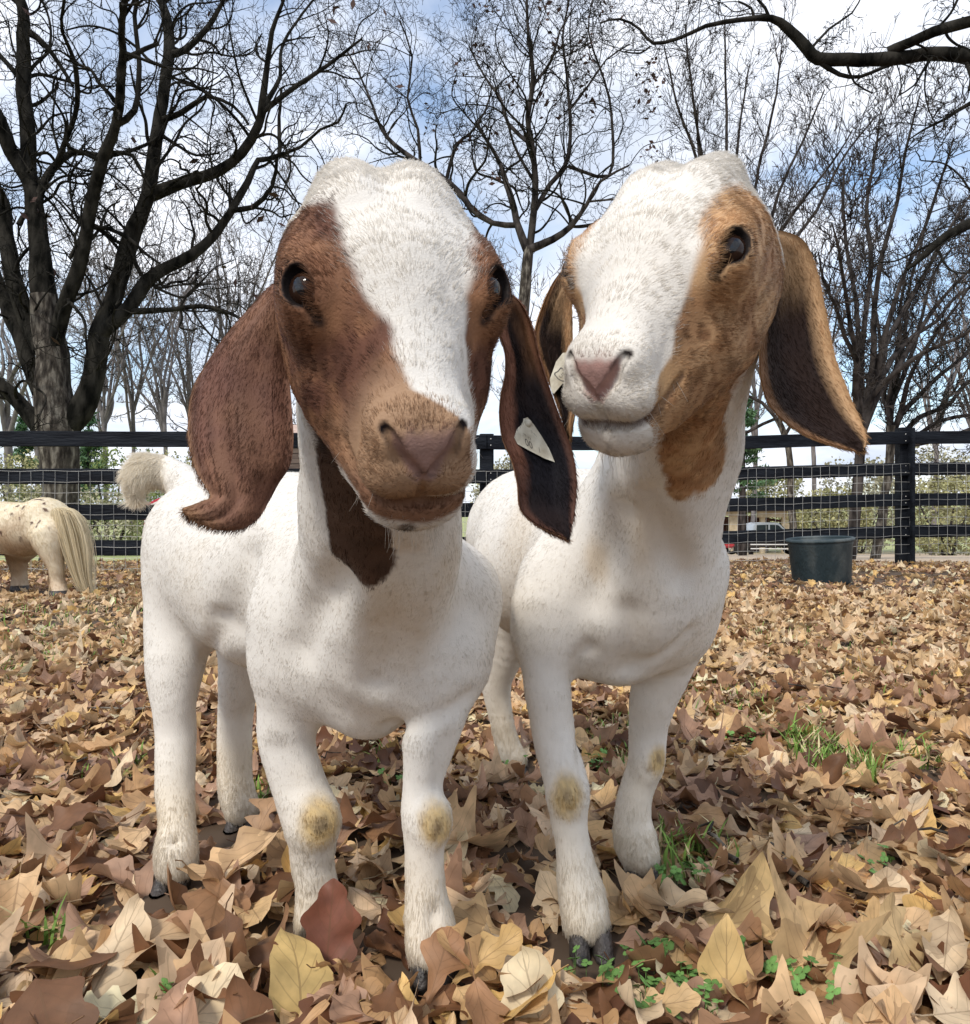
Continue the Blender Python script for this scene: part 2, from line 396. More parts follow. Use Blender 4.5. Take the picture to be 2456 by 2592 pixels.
def goat_field(g):
    f = Field(); head_ops(f, g)
    R, t = HEAD[g]; W = lambda *l: R @ np.array(l, float) + t
    if g == 'A':
        f.cone(P(880,1445,.82), .112, P(560,1385,.98), .098, .03)
        f.cone(P(700,1480,.90), .104, P(620,1460,.96), .098, .03)
        f.ell(P(925,1600,.775), (.098,.085,.100), k=.03)
        f.cone(P(780,1560,.775), .060, P(770,1660,.775), .056, .03)
        f.cone(P(1120,1520,.745), .062, P(1105,1660,.735), .056, .03)
        f.cone(P(970,1700,.72), .030, P(930,1790,.75), .028, .03)         # brisket
        f.cone(W(0, -.055, -.045), .058, P(960,1300,.63), .062, .03)
        f.cone(P(960,1300,.63), .060, P(955,1500,.74), .092, .03)
        f.cone(W(0, -.01, -.075), .030, P(1010,1420,.615), .036, .03); f.cone(P(1010,1420,.615), .036, P(985,1640,.70), .045, .04)
        f.chain(PR([(500,1260,1.0,62),(455,1215,1.01,40),(415,1188,1.01,30),(380,1186,1.01,26),(355,1205,1.0,24),(345,1235,1.0,20)]), .015)
    else:
        f.cone(P(1570,1420,.90), .112, P(1345,1350,1.19), .106, .03)
        f.cone(P(1480,1430,1.0), .106, P(1380,1440,1.08), .108, .03)
        f.ell(P(1565,1500,.815), (.098,.085,.098), k=.03)
        f.cone(P(1425,1480,.80), .050, P(1405,1600,.80), .048, .03)
        f.cone(P(1712,1440,.83), .056, P(1690,1560,.84), .054, .03)
        f.cone(P(1560,1560,.775), .030, P(1560,1650,.80), .028, .03)
        f.cone(W(0, -.055, -.045), .055, P(1700,1150,.72), .060, .03)
        f.cone(P(1700,1150,.72), .060, P(1600,1420,.80), .092, .03)
        f.cone(W(0, -.01, -.075), .030, P(1660,1250,.70), .040, .03); f.cone(P(1660,1250,.70), .040, P(1600,1500,.775), .045, .04)
    for leg in LEGS[g]: f.poly([(p, r * .95) for p, r in PR(leg)], .016)
    groove(f, g)
    return f

def hit(g, px, py, d0):
    """where the line of sight through a picture point first meets the animal beyond depth d0"""
    key = (g, px, py, d0)
    if key not in HITS:
        d = d0
        for _ in range(60):
            v = FIELD_OF[g].ev(P(px, py, d)[None])[0]
            if abs(v) < 2e-4: break
            d += v * .85
        HITS[key] = P(px, py, d)
    return HITS[key]
def col_sample(poly, y): return np.interp(y, [p[0] for p in poly], [p[1] for p in poly])
WHITE = np.array([.735, .70, .645]); 
def goat_colour(g, X, fuzz=0.0):
    """coat pattern of the animal, as a function of the place on its body"""
    set_eye(g); R, t = HEAD[g]; L = (X - t) @ R
    n1 = vnoise(X, 60, 3); n2 = vnoise(X, 14, 5); n3 = vnoise(X, 240, 9, 2)
    n = len(X)
    c = np.tile(WHITE, (n, 1)) * (1 + .05 * n2 + .05 * n3)[:, None]
    c = mixc(c, np.array([.66, .58, .46]), .22 * smooth01(n2, .1, .8))
    for (kx, ky, kd, kr, am) in ({'A': [(985,1500,.5,.035,.35), (1000,1600,.5,.03,.3), (1140,1430,.5,.02,.3)], 'B': [(1510,1420,.6,.012,.5), (1620,1330,.6,.03,.35), (1330,1300,.8,.05,.3)]}[g]):
        q = np.linalg.norm((X - hit(g, kx, ky, kd)) * np.array([1, 1, .5]), axis=1) + .006 * n1; c = mixc(c, np.array([.60, .47, .31]), am * smooth01(kr * 1.5 - q, 0, kr * 1.2))
    if g == 'A': c = mixc(c, np.array([.86, .79, .66]), smooth01(P(430, 1200, 1)[0] - X[:, 0] + .01, 0, .03) * smooth01(X[:, 2], .44, .46) * .9)
    # lower legs yellowed
    z = X[:, 2]
    c = mixc(c, np.array([.66, .55, .38]), .75 * smooth01(.20 - z, 0, .14) * (.6 + .4 * n2))
    for (kx, ky, kd, kr) in ({'A': [(812,2088,.60,.024), (1108,2095,.58,.019)], 'B': [(1437,2020,.60,.021), (1668,1925,.70,.014)]}[g]):
        q = np.linalg.norm((X - hit(g, kx, ky, kd)) / np.array([1, 1, 1.25]), axis=1)
        q2 = q + .004 * n1 + .002 * n3
        c = mixc(c, np.array([.46, .31, .10]) * (1 + .20 * np.sin(q2 * 1500))[:, None], .80 * smooth01(kr * 1.35 - q2, 0, kr * .8))
        c = mixc(c, np.array([.24, .18, .11]) * (1 + .5 * n3)[:, None], .85 * smooth01(kr * .42 - q2, 0, kr * .25))
    lx, ly, lz = L.T
    th = np.arctan2(lx, lz + .040) + .06 * n1 + fuzz
    T = TONE[g]
    head = smooth01(ly + .5 * lz + .11, -.01, .01)          # in front of the nape
    lo, hi = col_sample(BLAZE[g][0], ly), col_sample(BLAZE[g][1], ly)
    inside = smooth01(th - lo, -.05, .05) * smooth01(hi - th, -.05, .05)
    ishead = smooth01(.115 - np.linalg.norm((L - np.array([0, .03, -.02])) * np.array([1, .85, 1]), axis=1), -.012, .012)
    if g == 'A': inside = inside * (1 - smooth01(-lz, .036, .040) * smooth01(ly, .07, .08))
    patch = (1 - inside) * ishead
    br = mixc(T[0], T[1], smooth01(n1 + .5 * n2, -.35, .35))
    br = mixc(br, T[2], smooth01(n2 + .3 * n1, .15, .6) * .7)
    strk = vnoise(L * np.array([1.0, .28, .8]), 170, 33, 2)                        # streaks along the lie of the hair
    br = br * (1 + .38 * strk)[:, None]
    br = mixc(br, T[3] * (1 + .15 * n1)[:, None], smooth01(ly, .050, .085) * .88 * (1 - smooth01(-lz, .030, .045) * .6))        # lighter muzzle
    if g == 'B': br = mixc(br, T[2], smooth01(strk + .5 * n1, .15, .6) * smooth01(-lz, -.01, .03) * smooth01(ly, -.01, .02) * .75)
    if g == 'A': br = mixc(br, T[1] * 1.15, smooth01(.030 - np.abs(ly + .02), 0, .02) * smooth01(lz, -.01, .01) * smooth01(np.abs(th) - .9, -.2, .2) * .5)
    eye = np.minimum(np.linalg.norm(L - EYE * [1, 1, 1], axis=1), np.linalg.norm(L - EYE * [-1, 1, 1], axis=1))
    br = mixc(br, T[1] * 1.25, smooth01(.034 - eye, 0, .010) * .5)
    c2 = mixc(c, br, patch)
    if g == 'A':
        # white chin rim; dark chin spots; dark neck patch under the jaw
        chin = ishead * smooth01(-lz + .003 * n1, .0515, .0565) * smooth01(ly, .066, .082)
        c2 = mixc(c2, WHITE * .95, chin * .95); c2 = mixc(c2, np.array([.20, .085, .045]), ishead * smooth01(.006 - np.abs(lz + .047), 0, .003) * smooth01(ly, .088, .096) * .35)
        for (cx_, cy_, cd_, rr) in ((1030,1338,.30,.007),):
            q = np.linalg.norm(X - hit(g, cx_, cy_, cd_), axis=1) + .002 * n1
            c2 = mixc(c2, np.array([.045, .025, .015]), smooth01(rr - q, 0, .004) * .85)
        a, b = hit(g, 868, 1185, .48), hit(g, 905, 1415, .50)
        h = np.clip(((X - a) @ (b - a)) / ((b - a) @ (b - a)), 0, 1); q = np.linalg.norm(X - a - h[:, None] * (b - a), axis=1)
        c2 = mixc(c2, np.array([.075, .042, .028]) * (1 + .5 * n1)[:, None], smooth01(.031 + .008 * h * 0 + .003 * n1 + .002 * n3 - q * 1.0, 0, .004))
    else:
        # tan runs down the throat on both sides, white lock in the middle
        for p0, p1, rr in (((1835, 930), (1795, 1190), .027), ((1712, 1130), (1730, 1235), .018), ((1790, 1050), (1770, 1130), .030), ((1730, 1075), (1740, 1150), .022)):
            a, b = hit(g, *p0, .5), hit(g, *p1, .5)
            h = np.clip(((X - a) @ (b - a)) / ((b - a) @ (b - a)), 0, 1); q = np.linalg.norm(X - a - h[:, None] * (b - a), axis=1)
            c2 = mixc(c2, br, smooth01(rr + .006 * n1 + .003 * n3 - q, 0, .006))
        grey = ishead * smooth01(n3, 0, .6) * smooth01(ly, .085, .1) * .5 * smooth01(-lz, .02, .03)
        c2 = mixc(c2, np.array([.2, .16, .13]), grey)
    # skin: nose leather, mouth line, eye rim
    tri_w = np.interp(lz, [-.024, -.018, -.006, .002], [.003, .0080, .0155, .0160])
    pad = smooth01(tri_w - np.abs(lx), -.0015, .002) * smooth01(lz, -.0250, -.022) * smooth01(.0035 - lz + .0015 * n3, -.002, .004) * smooth01(ly, .078, .086)
    c2 = mixc(c2, T[4] * (1 + .25 * n3)[:, None], pad * .9)
    for s in (-1, 1):
        def seg(a, b):
            a, b = np.array(a), np.array(b); h = np.clip(((L - a) @ (b - a)) / ((b - a) @ (b - a)), 0, 1)
            return np.linalg.norm(L - a - h[:, None] * (b - a), axis=1)
        def poly(nm, ofs):
            q = np.full(len(L), 1.0); pl = CURVES[g][(nm, s)]
            oo = np.interp(np.linspace(0, len(ofs) - 1, len(pl) - 1), range(len(ofs)), ofs)
            for a in range(len(pl) - 1): q = np.minimum(q, seg(pl[a], pl[a + 1]) - oo[a])
            return q
        q = poly('nos', [.0000, .0004, .0010, .0012, .0004])
        c2 = mixc(c2, np.array([.014, .009, .010]), smooth01(.0034 - q, 0, .0014))  # shade of the nostril hollows painted near black
        q = poly('mouth', [.0006, .0005, .0002, -.0003, -.0010])
        c2 = mixc(c2, np.array([.09, .05, .042]), smooth01((.0030 if g == 'A' else .0040) - q, 0, .0024))
        if s == 1: c2 = mixc(c2, np.array([.09, .05, .04]), smooth01(.0016 - poly('phil', [0, 0, 0]), 0, .0012) * .8)
        sv = np.array([s, 1, 1]); e_ = (EYE + EOUT * .012) * sv
        ez = np.cross(EAX, EOUT) * sv; dq = L - EYE * sv; fr_ = dq @ (EOUT * sv) > .003
        q = np.sqrt((dq @ (EAX * sv) / (EBR * .96)) ** 2 + (dq @ ez / (EBR * .74)) ** 2)
        c2 = mixc(c2, np.array([.012, .009, .009]), smooth01(1.22 - q + .05 * n1, 0, .20) * fr_)
        q = seg(e_ + EAX * sv * .008, e_ + EAX * sv * .021 - EOUT * sv * .003)
        c2 = mixc(c2, np.array([.020, .013, .012]), smooth01(.0050 - q, 0, .0035) * .9)
    return np.clip(c2, .004, 1)
def hairless(g, X):
    set_eye(g)
    R, t = HEAD[g]; L = (X - t) @ R
    pad = (np.abs(L[:, 0]) < np.interp(L[:, 2], [-.024, -.018, -.006, .001], [.002, .007, .013, .013])) & (L[:, 2] > -.024) & (L[:, 2] < .001) & (L[:, 1] > .082)
    for s in (-1, 1):
        sv = np.array([s, 1, 1]); dq = L - EYE * sv; ez = np.cross(EAX, EOUT) * sv
        pad |= (np.sqrt((dq @ (EAX * sv) / (EBR * .96)) ** 2 + (dq @ ez / (EBR * .74)) ** 2) < 1.02) & (dq @ (EOUT * sv) > .003)
        pl = CURVES[g][('nos', s)]
        for a, b in zip(pl[:-1], pl[1:]):
            h = np.clip(((L - a) @ (b - a)) / ((b - a) @ (b - a)), 0, 1)
            pad |= np.linalg.norm(L - a - h[:, None] * (b - a), axis=1) < .0044
    return pad
TONE = {'A': [np.array(v) for v in ((.120, .053, .034), (.235, .118, .062), (.040, .017, .012), (.40, .255, .155), (.30, .185, .160))],
        'B': [np.array(v) for v in ((.33, .175, .085), (.50, .315, .170), (.17, .075, .035), (.47, .30, .155), (.36, .19, .165))]}
BLAZE = {'A': ([(-.065, -2.2), (-.048, -.60), (-.035, -.42), (-.008, -.37), (.0115, -.35), (.0255, -.32), (.035, -.24), (.045, -.18), (.06, -.17), (.08, -.06), (.088, .15), (.094, .42), (.100, .70), (.108, 1.0), (.116, 1.15)],
               [(-.034, .66), (-.004, .51), (.021, .52), (.037, .61), (.05, .85), (.06, 1.35), (.08, 2.0), (.105, 2.8)]),
         'B': ([(-.05, -.9), (-.03, -.62), (.014, -.59), (.028, -.72), (.045, -.85), (.06, -1.3), (.085, -3.3)],
               [(-.062, 2.0), (-.050, .62), (-.0375, .52), (-.016, .49), (.008, .51), (.026, .63), (.04, .70), (.0526, .78), (.0665, 1.04), (.095, 1.12), (.101, 1.5), (.110, 3.4)])}

def fur_object(name, parent, V, T, weight, nh, length, radius, flow, colour, seed, mat, lift=.35, skip=None, segs=4):
    """real hair strands rooted on the triangles T of the surface V"""
    rs = np.random.RandomState(seed)
    a, b, c = V[T[:, 0]], V[T[:, 1]], V[T[:, 2]]
    cr = np.cross(b - a, c - a); ar = np.linalg.norm(cr, axis=1); nrm = cr / np.maximum(ar, 1e-12)[:, None]
    wt = ar * weight[T].mean(1); wt = wt / wt.sum()
    ti = np.searchsorted(np.cumsum(wt), rs.rand(nh)).clip(0, len(T) - 1)
    u, v = rs.rand(nh), rs.rand(nh); sw = u + v > 1; u[sw] = 1 - u[sw]; v[sw] = 1 - v[sw]
    X = a[ti] + (b - a)[ti] * u[:, None] + (c - a)[ti] * v[:, None]; n = nrm[ti]
    if skip is not None:
        k = ~skip(X); X, n = X[k], n[k]
    m = len(X)
    fl = flow(X, n); fl += .12 * rs.randn(m, 3) + .22 * np.stack([vnoise(X, 55, q) for q in (21, 22, 23)], 1)
    fl -= n * (fl * n).sum(1)[:, None]; fl /= np.maximum(np.linalg.norm(fl, axis=1), 1e-6)[:, None]
    ln = length(X) * (.65 + .6 * rs.rand(m)) * (1 + .2 * vnoise(X, 90, 31)); li = lift * (.6 + .8 * rs.rand(m))
    s = np.linspace(0, 1, segs)
    pos = X[:, None] - n[:, None] * .0008 + ln[:, None, None] * (fl[:, None] * s[None, :, None] ** 1.15 + n[:, None] * li[:, None, None] * (s - .45 * s * s)[None, :, None])
    cu = bpy.data.hair_curves.new(name); cu.add_curves([segs] * m)
    cu.attributes['position'].data.foreach_set('vector', pos.astype(np.float32).ravel())
    ra = cu.attributes.get('radius') or cu.attributes.new('radius', 'FLOAT', 'POINT')
    ra.data.foreach_set('value', (radius(X)[:, None] * (1 - .8 * s[None])).astype(np.float32).ravel())
    ca = cu.attributes.new('Col', 'FLOAT_COLOR', 'CURVE'); q = np.ones((m, 4), np.float32)
    cc0 = colour(X); dk = smooth01(.40 - cc0[:, 1], 0, .15); q[:, :3] = cc0 * (1 + (.08 + .24 * dk) * (2 * rs.rand(m) - 1))[:, None]; q[:, :3] *= np.where(rs.rand(m) < .10, .5, 1.0)[:, None] ** dk[:, None]; ca.data.foreach_set('color', q.ravel())
    cu.materials.append(mat)
    o = bpy.data.objects.new(name, cu); C.objects.link(o); o.parent = parent; o.location = (0, 0, 0) if parent.parent else -Vector(parent.location)
    return o
def fur_mat():
    m, t, b = new_mat('coat_hair')
    a = t.nodes.new('ShaderNodeAttribute'); a.attribute_name = 'Col'; t.links.new(a.outputs['Color'], b.inputs['Base Color'])
    b.inputs['Roughness'].default_value = .6; b.inputs['Specular IOR Level'].default_value = .15
    tr = t.nodes.new('ShaderNodeBsdfTranslucent'); t.links.new(a.outputs['Color'], tr.inputs[0]); ms = t.nodes.new('ShaderNodeMixShader'); ms.inputs[0].default_value = .42
    t.links.new(b.outputs[0], ms.inputs[1]); t.links.new(tr.outputs[0], ms.inputs[2]); t.links.new(ms.outputs[0], t.nodes['Material Output'].inputs[0])
    return m
def skin_mat():
    m, t, b = new_mat('hide')
    a = t.nodes.new('ShaderNodeAttribute'); a.attribute_name = 'Col'; t.links.new(a.outputs['Color'], b.inputs['Base Color'])
    b.inputs['Roughness'].default_value = .6; b.inputs['Specular IOR Level'].default_value = .12
    tcn = t.nodes.new('ShaderNodeTexCoord'); n2 = t.nodes.new('ShaderNodeTexNoise'); n2.inputs['Scale'].default_value = 700
    t.links.new(tcn.outputs['Object'], n2.inputs['Vector']); bp = t.nodes.new('ShaderNodeBump'); bp.inputs['Strength'].default_value = .35; bp.inputs['Distance'].default_value = .001
    t.links.new(n2.outputs['Fac'], bp.inputs['Height']); t.links.new(bp.outputs[0], b.inputs['Normal'])
    return m
def tri(Fq): return np.concatenate([Fq[:, [0, 1, 2]], Fq[:, [0, 2, 3]]])

# ears: rows (left x, left y, right x, right y, depth left, depth right, bow)
Z1 = lambda x, y: (400 + .5863 * x, 350 + .5863 * y)
Z2 = lambda x, y: (1250 + .5597 * x, 350 + .5597 * y)
def rows(Z, l):
    o = []
    for (x0, y0, x1, y1, d0, d1, bw) in l:
        a, b = Z(x0, y0), Z(x1, y1); o.append((a[0], a[1], b[0], b[1], d0, d1, bw))
    return o
EARS = {
 'A': [ (rows(Z1, [(535,640,600,720,.472,.455,.004),(470,672,575,790,.478,.458,.010),(395,745,562,880,.482,.462,.014),(300,850,560,960,.484,.464,.016),(215,970,566,1040,.484,.464,.016),
                   (155,1080,574,1120,.480,.462,.014),(134,1200,580,1210,.474,.460,.013),(137,1320,584,1310,.466,.458,.012),(165,1430,570,1410,.458,.458,.010),(205,1500,520,1490,.452,.458,.008),
                   (228,1550,480,1565,.448,.456,.006),(190,1570,425,1650,.442,.450,.004),(140,1588,330,1694,.438,.444,.003),(108,1598,210,1672,.435,.438,.001),(105,1605,112,1618,.434,.434,.0)]), 'outer', None),
        (rows(Z1, [(1440,700,1480,655,.455,.462,.0),(1462,770,1560,700,.458,.475,-.008),(1478,850,1612,800,.458,.480,-.014),(1500,930,1645,930,.455,.480,-.016),(1500,1020,1672,1020,.450,.478,-.016),
                   (1482,1110,1702,1110,.444,.474,-.014),(1476,1200,1735,1200,.440,.470,-.012),(1490,1300,1772,1300,.438,.466,-.011),(1528,1390,1798,1390,.436,.462,-.010),(1552,1490,1808,1490,.435,.458,-.008),
                   (1566,1600,1800,1600,.434,.454,-.006),(1640,1670,1788,1670,.436,.450,-.003),(1735,1715,1775,1722,.440,.446,-.001),(1765,1728,1770,1730,.442,.443,0)]), 'inner', ('A_tag', [(1297,1096),(1322,1061),(1366,1086),(1405,1170)])) ],
 'B': [ (rows(Z2, [(350,560,385,610,.585,.575,-.002),(275,640,355,700,.600,.580,-.008),(215,770,352,800,.606,.582,-.012),(185,890,356,910,.606,.582,-.012),(212,1000,365,1020,.602,.580,-.010),
                   (250,1100,372,1110,.596,.578,-.008),(290,1210,368,1210,.590,.576,-.006),(325,1300,352,1300,.584,.575,-.002),(345,1345,348,1348,.580,.578,0)]), 'inner', None),
        (rows(Z2, [(1190,560,1205,440,.560,.572,.0),(1178,630,1290,418,.560,.588,-.006),(1200,700,1400,460,.562,.600,-.014),(1218,790,1458,580,.562,.606,-.020),(1212,880,1490,720,.560,.608,-.022),
                   (1204,990,1518,860,.558,.606,-.022),(1208,1080,1548,1000,.556,.602,-.020),(1235,1180,1590,1110,.556,.596,-.017),(1290,1258,1628,1205,.558,.590,-.014),(1375,1322,1658,1272,.560,.584,-.011),
                   (1480,1370,1680,1330,.563,.578,-.007),(1580,1400,1686,1375,.566,.574,-.003),(1650,1420,1672,1412,.568,.570,0)]), 'inner', None) ],
}
def ear_colour(g, X, U, side, role):
    """side 0 = the hairy outside of the ear, 1 = inside; U = (along, across)"""
    n1 = vnoise(X, 60, 3); n2 = vnoise(X, 18, 5); T = TONE[g]
    outc = mixc(T[0] * 1.15, T[1] * .95, smooth01(n1 * .6 + n2, -.5, .6))
    if g == 'A' :
        outc = mixc(outc, np.array([.165, .092, .078]),   .35 * np.ones(len(X)))
        st_ = vnoise(np.stack([U[:, 1] * .16, U[:, 0] * .05, X[:, 1] * 0], 1), 90, 3, 3); outc = outc * (1 + .35 * st_)[:, None]
        outc = mixc(outc, np.array([.30, .17, .09]), smooth01(U[:, 0], .80, .93) * .7 + .6 * smooth01(.10 - U[:, 1], 0, .1))
    if g == 'B' : outc = mixc(outc, np.array([.30, .19, .085]), .6 * np.ones(len(X)))
    if side == 0 : return outc
    dark = np.array([.013, .008, .008]) if g == 'A' else np.array([.016, .008, .006])  # near-black tone carries the shade inside the ear
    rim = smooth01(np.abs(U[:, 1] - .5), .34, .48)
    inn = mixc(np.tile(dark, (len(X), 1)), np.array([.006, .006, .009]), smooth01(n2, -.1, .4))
    top = smooth01(.36 - U[:, 0], 0, .2)
    inn = mixc(inn, T[1] * .62, top * smooth01(n1 + (U[:, 1] - .4) * 2.0, -.4, .7))
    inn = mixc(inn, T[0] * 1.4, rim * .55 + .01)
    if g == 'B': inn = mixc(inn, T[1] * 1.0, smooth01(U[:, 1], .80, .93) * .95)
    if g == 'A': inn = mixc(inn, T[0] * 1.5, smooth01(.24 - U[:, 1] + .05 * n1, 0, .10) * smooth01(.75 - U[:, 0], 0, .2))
    return inn
def build_ear(g, parent, spec, k, matS, matF, seed):
    rws, role, tg = spec
    across, along = 15, 6
    G = ear_mesh(rws, None, None, None, across, along, folds=.0016 if role == 'outer' else .0008, seed=seed)
    m = G.shape[0]
    gu = np.gradient(G, axis=0); gv = np.gradient(G, axis=1); n = np.cross(gu, gv); n /= np.maximum(np.linalg.norm(n, axis=2), 1e-9)[..., None]
    # n faces the camera?
    s = np.sign((n * (np.array([0, 0, H]) - G)).sum(2).mean()); n *= s if s else 1
    u = np.linspace(0, 1, across); v = np.linspace(0, 1, m)
    th = .0019 * np.minimum(1, 6 * np.minimum(u, 1 - u) + .15)[None, :] * np.minimum(1, 8 * (1 - v) + .1)[:, None] + .0003
    th = th + .003 * smooth01(np.array(.12 - v), 0, .12)[:, None] * 1.0
    front, back = G + n * th[..., None], G - n * th[..., None]
    V = np.concatenate([front.reshape(-1, 3), back.reshape(-1, 3)]); nn = m * across
    I = np.arange(nn).reshape(m, across)
    q = np.stack([I[:-1, :-1], I[:-1, 1:], I[1:, 1:], I[1:, :-1]], -1).reshape(-1, 4)
    fr = q if s * 1 > 0 else q[:, ::-1]
    bk = q[:, ::-1] + nn if s * 1 > 0 else q + nn
    ring = np.concatenate([I[0, :], I[1:, -1], I[-1, -2::-1], I[-2:0:-1, 0]])
    r2 = np.roll(ring, -1); rm = np.stack([ring, ring + nn, r2 + nn, r2], 1); rm = rm if s > 0 else rm[:, ::-1]
    def orient(f_, nv):
        a_ = V[f_]; c_ = np.cross(a_[:, 2] - a_[:, 0], a_[:, 3] - a_[:, 1])
        return f_ if (c_ * nv[f_ % nn].mean(1)).sum() > 0 else f_[:, ::-1]
    fr = orient(fr, n.reshape(-1, 3)); bk = orient(bk, -n.reshape(-1, 3))
    FF = np.concatenate([fr, bk, rm])
    UU = np.stack(np.meshgrid(v, u, indexing='ij'), -1).reshape(-1, 2)
    sf, sb = (0, 1) if role == 'outer' else (1, 0)
    colf = ear_colour(g, V[:nn], UU, sf, role); colb = ear_colour(g, V[nn:], UU, sb, role)
    me = mesh_np('ear', V, FF); set_col(me, np.concatenate([colf, colb]))
    o = link_mesh('ear', me, matS, parent)
    # hair on both faces
    T_ = tri(np.concatenate([fr, bk]))
    down = G[-1].mean(0) - G[0].mean(0); down /= np.linalg.norm(down)
    allU = np.concatenate([UU, UU]); allc = np.concatenate([colf, colb])
    from mathutils import kdtree
    kd = kdtree.KDTree(len(V))
    for i_, p_ in enumerate(V): kd.insert(p_, i_)
    kd.balance()
    def near(X): return np.array([kd.find(p_)[1] for p_ in X])
    st = {}
    def colour(X):
        ix = near(X); cc_ = allc[ix] * (1 + .25 * vnoise(X, 300, 77, 2))[:, None]; return np.clip(cc_, .004, 1)
    nh = FURN['ear']
    fur_object('ear_hair', o, V, T_, np.ones(len(V)), nh, lambda X: np.full(len(X), .0050 if g == 'A' else .006), lambda X: np.full(len(X), .00017), lambda X, n_: np.tile(down, (len(X), 1)), colour, 50 + seed, matF, lift=.30)
    return o, G, n

FURN = {'ear': 26000, 'body': 420000}
HAIR = True
def hoof_mesh(c, r, dirv):
    """two dark claws under a foot"""
    Vs, Fs, o = [], [], 0
    for s in (-1, 1):
        rings = []
        for (h, a, b, dz) in ((0, .50, .80, 0), (.35, .50, .78, .0), (.8, .46, .68, 0), (1.0, .34, .5, 0)):
            for k in range(10):
                an = k * 2 * math.pi / 10
                x = s * r * .50 + r * a * math.cos(an) * .92; y = -r * b * math.sin(an) * 1.0 - (1 - h) * r * .55
                Vs.append((c[0] + x, c[1] + y, max(.002, c[2] + r * (h * 1.3 - .9))))
        for i in range(3):
            for k in range(10):
                k2 = (k + 1) % 10; Fs.append((o + i * 10 + k, o + i * 10 + k2, o + i * 10 + 10 + k2, o + i * 10 + 10 + k))
        o += 40
    capf = [[o_ * 40 + k for k in range(10)][::-1] for o_ in (0, 1)]
    me = bpy.data.meshes.new('hoof'); me.from_pydata([tuple(v) for v in Vs], [], Fs + capf); 
    for p in me.polygons: p.use_smooth = True
    return me

